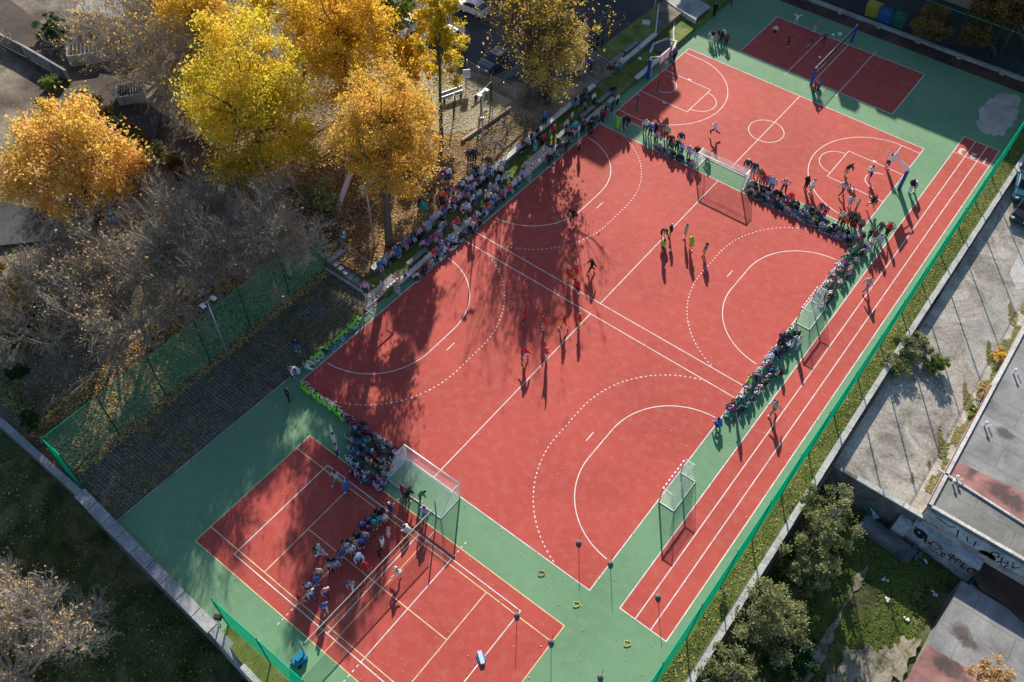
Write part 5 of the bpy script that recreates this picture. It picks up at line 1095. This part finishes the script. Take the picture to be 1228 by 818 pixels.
RAD = dict(pel=.13, wai=.125, che=.145, nb=.075, nk=.055, hd=.098, ht=.07, ls=.07, le=.045, lw=.034, lh=.036, rs=.07, re=.045, rw=.034, rh=.036, lp=.095, lk=.06, la=.045, lt=.038, rp=.095, rk=.06, ra=.045, rt=.038)
EDG = [('pel', 'wai', 't'), ('wai', 'che', 't'), ('che', 'nb', 't'), ('nb', 'nk', 'n'), ('nk', 'hd', 'h'), ('hd', 'ht', 'h'), ('nb', 'ls', 't'), ('ls', 'le', 'a'), ('le', 'lw', 'a'), ('lw', 'lh', 'm'), ('nb', 'rs', 't'), ('rs', 're', 'a'), ('re', 'rw', 'a'), ('rw', 'rh', 'm'), ('pel', 'lp', 'l'), ('lp', 'lk', 'l'), ('lk', 'la', 's'), ('la', 'lt', 'f'), ('pel', 'rp', 'l'), ('rp', 'rk', 'l'), ('rk', 'ra', 's'), ('ra', 'rt', 'f')]
def make_body(pn):
    b = pose(pn); keys = list(b); ix = {k: i for i, k in enumerate(keys)}
    me = D.meshes.new('body'); vs = [b[k] for k in keys]; es = [(ix[a], ix[c]) for a, c, _ in EDG]
    # thumb and fingers leave each hand
    rad = [RAD[k] for k in keys]
    for s in 'lr':
        h = V3(b[s + 'h']); wv = V3(b[s + 'w']); d = (h - wv).normalized(); side = d.cross(V3((0, 0, 1))).normalized() if abs(d.z) < .9 else V3((1, 0, 0))
        for o, L in ((.022, .075), (-.022, .07), (.05, .05)):
            vs.append(tuple(h + d * L + side * o)); rad.append(.012); es.append((ix[s + 'h'], len(vs) - 1))
    # nose
    f = (V3(b['hd']) - V3(b['nk'])).normalized(); fw = V3((1, 0, 0)) - f * f.x; fw.normalize(); vs.append(tuple(V3(b['hd']) + fw * .105)); rad.append(.018); es.append((ix['hd'], len(vs) - 1))
    me.from_pydata(vs, es, []); o = D.objects.new('tmp', me); COL.objects.link(o)
    m = o.modifiers.new('s', 'SKIN'); m.use_smooth_shade = True; u = o.modifiers.new('u', 'SUBSURF'); u.levels = 1; u.render_levels = 1
    sk = me.skin_vertices[0].data
    for i, r_ in enumerate(rad): sk[i].radius = (r_, r_); sk[i].use_root = (i == 0)
    dg = bpy.context.evaluated_depsgraph_get(); out = D.meshes.new_from_object(o.evaluated_get(dg)); D.objects.remove(o); out.materials.clear(); out.materials.append(SKIN)
    segs = [(np.array(b[a]), np.array(b[c]), k, max(RAD[a], RAD[c])) for a, c, k in EDG]
    co = np.array([v.co[:] for v in out.vertices]); no = np.array([v.normal[:] for v in out.vertices])
    cat = []
    for f_ in out.polygons:
        c = np.array(f_.center[:]); best = None
        for a, q, k, rr in segs:
            d = q - a; t = min(1, max(0, (c - a) @ d / (d @ d))); dist = np.linalg.norm(c - a - d * t) / rr
            if best is None or dist < best[0]: best = (dist, k)
        cat.append(best[1])
    hd = np.array(b['hd']); upv = np.array(b['ht']) - np.array(b['nk']); upv /= np.linalg.norm(upv); fwd = np.array(tuple(fw))
    def sub(nm, test, push):
        fs = [f_.vertices[:] for f_, k in zip(out.polygons, cat) if test(np.array(f_.center[:]), k)]
        used = sorted({i for f_ in fs for i in f_}); mp = {v: i for i, v in enumerate(used)}; m2 = D.meshes.new(nm)
        m2.from_pydata([tuple(co[i] + no[i] * push) for i in used], [], [tuple(mp[i] for i in f_) for f_ in fs]); m2.materials.append(SKIN)
        m2.polygons.foreach_set('use_smooth', [True] * len(m2.polygons)); return m2
    parts = dict(jacket=sub('jacket', lambda c, k: k in 'ta', .022), trousers=sub('trousers', lambda c, k: k in 'ls', .016), shorts=sub('shorts', lambda c, k: k == 'l', .02),
                 shoes=sub('shoes', lambda c, k: k == 'f', .014), hair=sub('hair', lambda c, k: k == 'h' and ((c - hd) @ fwd < .02 or (c - hd) @ upv > .045), .022))
    return out, parts
POSES = {p: make_body(p) for p in ('stand', 'hips', 'walk', 'run', 'armsup', 'clap', 'crouch', 'bend', 'sit', 'ground', 'kneesup')}
MASS = {}
PPL = [0]; q9 = random.Random(77)
PH = dict(stand='standing', hips='standing', walk='walking', run='running', armsup='standing', clap='clapping', crouch='crouching', bend='bending', sit='seated', ground='seated', kneesup='seated')
def person(loc, pn, hd, top, bot, hair, kid, label, group, shorts=False, mass=None):
    if mass is not None:
        body, parts = POSES[pn]; s = q9.uniform(.74, .84); M = Matrix.Translation(loc) @ Matrix.Rotation(math.radians(hd), 4, 'Z') @ Matrix.Diagonal((s * 1.16, s * 1.26, s, 1))
        for me, mt in ((body, SKIN), (parts['jacket'], clm(top)), (parts['trousers'], clm(bot)), (parts['shoes'], clm(q9.choice(['white', 'black', 'grey']))), (parts['hair'], hm(hair))):
            mass.append((me, M, mt))
        return
    body, parts = POSES[pn]; o = D.objects.new('person', body); COL.objects.link(o); s = (q9.uniform(.74, .84) if kid else q9.uniform(.96, 1.03))
    o.location = loc; o.rotation_euler = (0, 0, math.radians(hd)); o.scale = (s * 1.16, s * 1.26, s)
    tag(o, label, 'person', group)
    for nm, mt in (('jacket', clm(top)), ('shorts' if shorts else 'trousers', clm(bot)), ('shoes', clm(q9.choice(['white', 'black', 'grey', 'white']))), ('hair', hm(hair))):
        c = D.objects.new(nm, parts[nm]); COL.objects.link(c); c.parent = o; c.material_slots[0].link = 'OBJECT'; c.material_slots[0].material = mt
    PPL[0] += 1; return o
def cn(c): return c.replace('_', ' ')
def crew(group, loc, z, rows, kid=False):
    """rows: 'px py pose heading top bottom hair' at the feet; labelled by order from the left of the photograph"""
    R = []
    for L in rows.strip().split('\n'):
        f = L.split(); R.append((float(f[0]), float(f[1]), f[2], float(f[3]), f[4], f[5], f[6], f[7:] ))
    R.sort(key=lambda a: a[0]); n = len(R)
    loc = loc
    for i, (px, py, pn, hd, top, bot, hair, ex) in enumerate(R):
        p = G(px, py, z + .01); k = kid or 'k' in ex; who = 'child' if k else 'person'
        order = (ordn(i + 1) + ' from left ' if n > 1 else '')
        person((p.x, p.y, z + .012), pn, hd, top, bot, hair, k, f"{PH[pn]} {who} in {cn(top)} and {cn(bot)}, {order}{loc}", group, 's' in ex)
# --- players and officials on the pitch
crew('players and officials on the pitch', 'on the red pitch', .008, '''
687 266 run 250 black black dark
709 326 walk 235 black black dark
682 340 hips 240 red yellow dark s
690 334 stand 240 red yellow dark s
692 352 stand 60 red black blond s
629 388 hips 200 red navy dark s
652 394 stand 230 red yellow dark s
676 394 walk 200 red yellow dark s
694 391 hips 220 red yellow blond s
630 431 walk 250 red white dark s
655 432 armsup 230 red white blond s
803 284 stand 220 black yellow white s
795 284 bend 300 navy yellow black s
794 303 stand 50 neon dark_grey black s
821 285 stand 210 light_grey orange dark s
827 300 stand 60 neon yellow blond s
844 307 stand 180 grey yellow dark s''')
# --- basketball court
crew('people on the basketball court', 'on the basketball court', .008, '''
856 163 run 200 white navy white
965 227 stand 60 black black dark
972 231 stand 170 white light_grey blond
1013 211 bend 60 black beige dark s
1041 215 run 100 white black dark s
1008 234 walk 60 light_grey dark_grey dark
1018 248 stand 120 pale_blue light_grey dark k
1026 252 stand 200 light_grey dark_red brown k
1043 252 run 150 black beige dark s
1063 201 armsup 60 white black dark s''')
crew('people by the running lanes', 'beside the blue padded post', .008, '''
1090 231 stand 60 black white black
1096 230 bend 200 white light_grey dark''')
crew('people on the running lanes', 'on the running lanes', .008, '''
1037 349 walk 60 light_grey denim blond
926 496 walk 240 light_grey grey brown''')
# --- far volleyball court
crew('people around the far volleyball court', 'at the far volleyball court', .008, '''
928 42 stand 300 white black black k
944 56 armsup 320 dark_grey dark_red dark k
969 55 bend 320 dark_grey grey dark k
987 52 walk 300 purple dark_red brown k
954 29 armsup 290 white pale_blue blond k
976 38 stand 290 grey light_grey brown k
975 112 bend 120 red black dark k
980 110 stand 150 blue dark_grey dark k
982 104 crouch 200 orange navy dark k''')
crew('people at the far top of the green surface', 'by the top edge', .008, '''
856 19 stand 250 black black dark
876 8 stand 200 black dark_grey dark
851 49 stand 300 white light_grey dark k
853 50 stand 280 black white black k
857 51 stand 200 beige beige brown k
860 48 stand 240 navy grey dark k
864 49 stand 180 black black dark k
867 46 hips 230 white navy black k
870 54 stand 120 dark_red black dark k
808 73 stand 250 purple black dark''')
# --- group between the pitch corner and the basketball court
crew('people between pitch corner and basketball court', 'near pitch top corner', .008, '''
740 154 stand 60 neon neon dark
747 155 stand 210 black black dark
752 154 stand 240 black denim dark
773 159 stand 290 white olive blond
779 164 stand 280 blue black blond
785 162 stand 240 black black black
787 170 clap 290 pink dark_grey brown k
798 167 stand 290 beige brown blond
803 177 stand 300 dark_grey black grey
815 174 stand 290 navy white brown
805 182 stand 300 olive black brown k
811 181 stand 290 black navy dark k
817 184 stand 290 pale_blue navy dark k
825 191 stand 280 lilac grey white
834 191 stand 290 black pale_blue black
849 191 crouch 260 brown brown dark''')
# --- behind the far touchline crowd
crew('people standing behind the far crowd', 'behind the far seated rows', .008, '''
894 207 stand 300 navy light_grey white
902 211 stand 290 navy denim grey
909 218 stand 290 olive beige brown
914 220 stand 290 red dark_red red k
917 223 stand 290 magenta grey pinkhat k
921 223 stand 280 pink light_grey blond k
924 229 stand 290 pale_blue denim dark
939 230 hips 290 pink black grey
932 236 crouch 290 black black dark
946 244 stand 290 red magenta red k
982 256 stand 290 dark_grey grey dark k
988 259 stand 290 magenta black brown k
1006 269 stand 290 cream dark_red pinkhat
1010 272 stand 290 orange black ginger k
1018 269 stand 290 dark_grey black brown
1024 271 stand 250 olive black dark
1031 276 stand 250 grey dark_grey dark k''')
crew('people at the right corner of the pitch', 'by the pitch right corner', .008, '''
1062 283 stand 230 red black black
1053 282 walk 250 dark_grey grey dark
1040 288 stand 220 black teal brown k
1045 291 walk 230 brown brown dark
1051 296 stand 250 pale_blue light_grey blond
1043 298 clap 250 cream denim blond k
1036 300 stand 240 white navy brown k
1028 293 stand 210 magenta black brown k
1032 290 stand 240 dark_grey grey dark k
1040 306 walk 200 pale_blue beige ginger k''')
# --- right touchline standing
crew('people standing along the right touchline', 'along the right touchline', .008, '''
934 416 bend 100 navy black dark
955 418 stand 200 white light_grey blond
933 430 stand 230 navy navy brown
896 463 stand 210 neon dark_grey brown k
883 502 stand 200 navy denim dark''')
crew('children sitting by the running lanes', 'by the lanes', .008, '''
932 450 kneesup 200 light_grey black black k
937 449 kneesup 230 dark_red black brown k''')
# --- lower-left court: the waiting line of children
crew('children lined up on the lower left court', 'on the lower left court', .016, '''
382 664 stand 330 dark_grey navy dark k
385 667 walk 30 light_grey white grey
361 723 walk 40 red beige black k
371 709 stand 320 lilac navy dark k
375 717 walk 340 white blue dark k
380 701 stand 320 blue denim brown k
384 692 stand 320 cream grey blond k
392 714 run 330 pink dark_grey blond k
391 732 walk 330 blue white brown k
397 684 stand 320 pale_blue black dark k
400 679 stand 320 black dark_grey dark k
404 683 stand 330 lilac grey dark k
406 678 stand 320 blue navy brown k
411 668 stand 320 blue denim brown k
417 661 stand 320 white pale_blue blond k
416 656 stand 320 dark_grey denim dark k
423 665 stand 330 white light_grey dark k
423 655 stand 320 grey olive dark k
428 658 stand 330 beige pink blond k
430 648 stand 320 brown black dark k
434 656 stand 320 blue navy brown k
439 649 stand 320 lilac denim blond k
436 637 stand 320 blue navy blond k
444 631 stand 320 blue black dark k
443 640 stand 320 dark_red dark_grey ginger k
450 626 stand 320 green white brown k
450 634 stand 320 teal grey grey k
455 629 stand 320 turquoise denim brown k
457 622 stand 320 black black dark
462 627 stand 320 white pink pinkhat k
469 616 stand 250 navy grey white
467 643 stand 200 pink white blond k
460 657 stand 220 white grey brown
456 668 stand 220 black black brown k
432 672 bend 320 pale_blue denim grey
437 679 crouch 330 red red dark k
422 706 run 320 lilac white ginger k
476 691 run 60 white white blond k
490 638 crouch 200 white cream brown k''')
crew('people at the near touchline', 'behind the near goal', .008, '''
484 597 stand 60 dark_red brown brown
489 602 bend 100 black brown black
504 601 bend 60 green dark_grey dark k
510 621 stand 100 lilac denim brown
402 534 armsup 60 white white dark
405 546 armsup 40 light_grey navy brown
405 580 walk 240 light_grey grey black
417 590 stand 200 blue blue grey
431 578 stand 60 purple purple blond k''')
crew('people at the left pitch corner', 'beside the left pitch corner', .008, '''
347 481 stand 60 black black dark
351 452 stand 60 beige black brown
355 450 bend 330 white pale_blue brown
369 443 crouch 30 white light_grey grey
358 421 stand 300 navy denim dark''')
# --- upper end of the terrace, standing
crew('people standing at the shaded end of the terrace', 'by shaded terrace wall', .008, '''
672 186 stand 300 dark_grey grey grey
670 181 stand 320 black dark_red dark k
694 181 stand 200 beige black brown
708 160 stand 300 black black dark
698 159 stand 300 dark_grey black brown
689 161 stand 320 turquoise denim dark
682 172 stand 300 black grey dark
722 148 stand 260 dark_red navy dark
727 136 walk 280 grey black blond
734 118 stand 330 black denim dark
658 200 stand 300 black navy blond
659 186 walk 300 navy grey blond k
650 178 stand 320 navy black brown
600 213 stand 300 white black brown
626 218 stand 250 lilac dark_grey dark
566 279 stand 250 light_grey black ginger
586 245 walk 300 cream grey brown
602 205 stand 320 pale_blue navy dark k''')
crew('people on the upper ground behind the terrace', 'behind the terrace', .91, '''
653 150 stand 300 blue black blond
716 56 stand 60 black black dark
722 53 stand 200 navy black dark
731 93 stand 300 black grey black
743 83 stand 300 light_grey teal brown
530 244 stand 320 orange black brown
536 240 stand 320 navy dark_red dark
509 257 stand 300 teal green dark
504 250 stand 320 navy navy black
537 217 stand 320 white navy black
531 218 stand 300 purple grey dark
571 214 stand 320 black black dark
577 213 stand 320 light_grey cream brown
586 203 stand 300 navy grey dark
640 95 stand 300 black black dark
650 96 stand 300 dark_grey black dark
563 195 stand 320 navy dark_grey dark
569 194 stand 320 navy black dark
516 240 stand 320 dark_red grey dark
439 353 stand 300 pink black pinkhat
706 84 walk 330 purple black brown''')
# ------------------------------------------------------------------ seated rows
PAL1 = ['white', 'pale_blue', 'lilac', 'pink', 'light_grey', 'navy', 'black', 'magenta', 'purple', 'white', 'grey', 'lilac', 'red', 'cream', 'blue', 'dark_grey']
PAL2 = ['black', 'black', 'navy', 'white', 'light_grey', 'pink', 'red', 'dark_grey', 'grey', 'olive', 'white', 'blue', 'magenta', 'brown', 'pale_blue', 'green', 'beige', 'teal', 'navy', 'black']
PAL3 = ['blue', 'purple', 'black', 'white', 'navy', 'red', 'dark_grey', 'turquoise', 'lilac', 'pale_blue', 'orange', 'pink', 'dark_red', 'purple', 'grey', 'light_grey', 'brown', 'navy']
BOTS = ['navy', 'black', 'denim', 'dark_grey', 'grey', 'pale_blue', 'black', 'denim', 'white', 'pink']; HAIRS = ['dark', 'brown', 'blond', 'black', 'brown', 'dark', 'ginger', 'pinkhat', 'white', 'brown']
def row(a, b, n, z, pn, hd, pal, where, start, group, seed, jit=.12, kid=True, skip=(), mass=None):
    """people seated along the ground line a-b (metres), counted from the landmark at a"""
    q = random.Random(seed); k = 0; last = None
    for i in range(n):
        f = (i + .5) / n
        if any(s0 <= f <= s1 for s0, s1 in skip): continue
        k += 1; top = q.choice(pal)
        while top == last and len(set(pal)) > 1: top = q.choice(pal)
        last = top; bot = q.choice(BOTS); x = a[0] + (b[0] - a[0]) * f + q.uniform(-jit, jit); y = a[1] + (b[1] - a[1]) * f + q.uniform(-jit, jit)
        p = pn if isinstance(pn, str) else q.choice(pn)
        person((x, y, z), p, hd + q.uniform(-28, 28), top, bot, q.choice(HAIRS), kid, f"{PH[p]} child in {cn(top)}, {ordn(k)} from {start}, {where}", group, mass=mass)
SG = ('ground', 'kneesup')
# children in green vests around the left corner
row((-3.9, 13.80), (1.1, 13.55), 15, .01, SG, 90, ['neon'], 'green vest row along near sideline', 'pitch corner', 'children in green vests near sideline', 1, .1)
row((-5.05, 15.2), (-5.0, 21.6), 14, .01, SG, 0, ['neon', 'neon', 'neon', 'neon'], 'green vest row beside paver yard', 'pitch corner', 'children in green vests beside the yard', 2, .14)
# the dense block beside the near goal
def lerp(a, b, t): return (a[0] + (b[0] - a[0]) * t, a[1] + (b[1] - a[1]) * t)
CROWD = []
BL = [(1.1, 13.75, 7.0, 13.85, 12), (1.9, 13.1, 7.0, 13.2, 11), (2.2, 12.45, 7.0, 12.6, 10), (3.0, 11.8, 7.1, 12.0, 9), (3.5, 11.15, 7.4, 11.3, 8), (4.6, 10.55, 7.6, 10.75, 6)]
for i, (x0, y0, x1, y1, n) in enumerate(BL): row((x0, y0), (x1, y1), n, .01, SG, 85, PAL3, ordn(i + 1) + ' row left of near goal', 'the left', 'children seated in a block left of the near goal', 10 + i, .16, mass=CROWD if i in (1, 3) else None)
# far touchline: left of the far goal and from the goal to the right corner
row((2.2, 56.35), (7.0, 56.3), 9, .01, SG, -90, PAL2, 'front row left of the far goal', 'the left', 'children seated left of the far goal', 20, .12)
row((12.9, 56.3), (23.6, 56.2), 23, .01, SG, -90, PAL2, 'front row behind the far sideline', 'the far goal', 'children seated behind the far sideline', 21, .12, mass=CROWD)
row((12.7, 56.95), (23.8, 56.85), 21, .01, SG, -90, PAL2, 'second row behind the far sideline', 'the far goal', 'children seated behind the far sideline', 22, .15, mass=CROWD)
row((12.9, 57.55), (20.5, 57.45), 12, .01, SG, -90, PAL2, 'third row behind the far sideline', 'the far goal', 'children seated behind the far sideline', 23, .15, mass=CROWD)
# right touchline
row((24.15, 32.0), (24.25, 43.6), 21, .01, SG, 180, PAL2, 'front row along the right touchline', 'the blue coat', 'children seated along the right touchline', 30, .1)
row((24.85, 33.0), (24.95, 38.6), 8, .01, SG, 180, PAL2, 'back row along the right touchline', 'the lower end', 'children seated along the right touchline', 31, .15, mass=CROWD)
row((24.85, 40.6), (24.95, 43.4), 5, .01, SG, 180, PAL2, 'back row below the right striped goal', 'the lower end', 'children seated along the right touchline', 32, .15, mass=CROWD)
row((24.3, 47.7), (24.4, 55.8), 14, .01, SG, 180, PAL2, 'front row above the right striped goal', 'the goal', 'children seated above the right striped goal', 33, .12)
row((25.0, 46.8), (25.2, 56.0), 13, .01, SG, 180, PAL2, 'back row above the right striped goal', 'the goal', 'children seated above the right striped goal', 34, .18, mass=CROWD)
crew('people at the lower end of the right rows', 'below the right rows', .01, '''
862 513 crouch 160 blue navy dark''')
row((-5.9, 47), (-5.9, 58), 9, .46, 'stand', 0, PAL2, 'strip row', 'the left end', 'x', 48, .4, mass=CROWD)
row((-4.4, 49), (-4.4, 60), 12, .01, 'stand', 0, PAL2, 'strip row', 'the left end', 'x', 49, .5, mass=CROWD)
# terrace rows
row((-7.45, 26.6), (-7.45, 42.4), 46, .57, 'sit', 0, PAL1, 'upper terrace seat row', 'the left stairway', 'children seated on the upper terrace wall', 40, .1, mass=CROWD)
row((-7.9, 36.5), (-7.9, 41.5), 13, .92, 'stand', 0, PAL1, 'standing row behind upper seats', 'the orange coat', 'people standing behind the upper seats', 41, .25, mass=CROWD)
row((-7.45, 46.6), (-7.45, 50.2), 6, .57, 'sit', 0, ['white', 'pink', 'pale_blue', 'black', 'dark_red', 'white'], 'upper seats above the striped goal', 'the lower end', 'children seated above the far striped goal', 42, .12)
row((-7.45, 55.6), (-7.45, 58.6), 5, .57, 'sit', 0, ['teal', 'navy', 'white', 'black'], 'upper seats near the far stairway', 'the lower end', 'children seated near the far stairway', 43, .15, mass=CROWD)
row((-4.95, 29.8), (-4.95, 43.4), 30, .1, 'sit', 0, PAL1, 'lower terrace seat row', 'the left end', 'children seated on the lower terrace wall', 44, .12, skip=((.28, .38),), mass=CROWD)
row((-5.9, 30.5), (-5.9, 43.5), 24, .46, ('sit', 'stand'), 0, PAL1, 'strip row behind lower seats', 'the left end', 'children standing on the grass strip', 47, .3, mass=CROWD)
row((-4.55, 28.0), (-4.5, 37.0), 17, .01, SG, 0, ['orange', 'magenta', 'white', 'lilac', 'dark_red', 'black'], 'ground row at the terrace foot', 'the left goal', 'children on the ground at the terrace foot', 45, .16, mass=CROWD)
row((-5.6, 24.9), (-5.0, 27.4), 6, .01, 'stand', 0, PAL1, 'standing behind the left striped goal', 'the stairway', 'children standing behind the left striped goal', 46, .25, mass=CROWD)
def merge_mass(items, name, label):
    vs, fs, mi, mats, off = [], [], [], [], 0
    for me, M, mt in items:
        if mt not in mats: mats.append(mt)
        k = len(me.vertices); co = np.empty(k * 3, 'f'); me.vertices.foreach_get('co', co); co = co.reshape(-1, 3); Mn = np.array(M); co = co @ Mn[:3, :3].T + Mn[:3, 3]
        vs.append(co); fs += [tuple(i + off for i in p.vertices) for p in me.polygons]; mi += [mats.index(mt)] * len(me.polygons); off += k
    me = D.meshes.new(name); me.from_pydata(np.concatenate(vs).tolist(), [], fs)
    for m in mats: me.materials.append(m)
    me.polygons.foreach_set('material_index', mi); me.polygons.foreach_set('use_smooth', [True] * len(fs)); o = D.objects.new(name, me); COL.objects.link(o)
    o['kind'] = 'stuff'; o['label'] = label; o['category'] = 'crowd'; return o
merge_mass(CROWD, 'crowd', 'packed children and adults in the further rows around the pitch and on the terrace')
print('people', PPL[0], 'mass', len(CROWD) // 5)
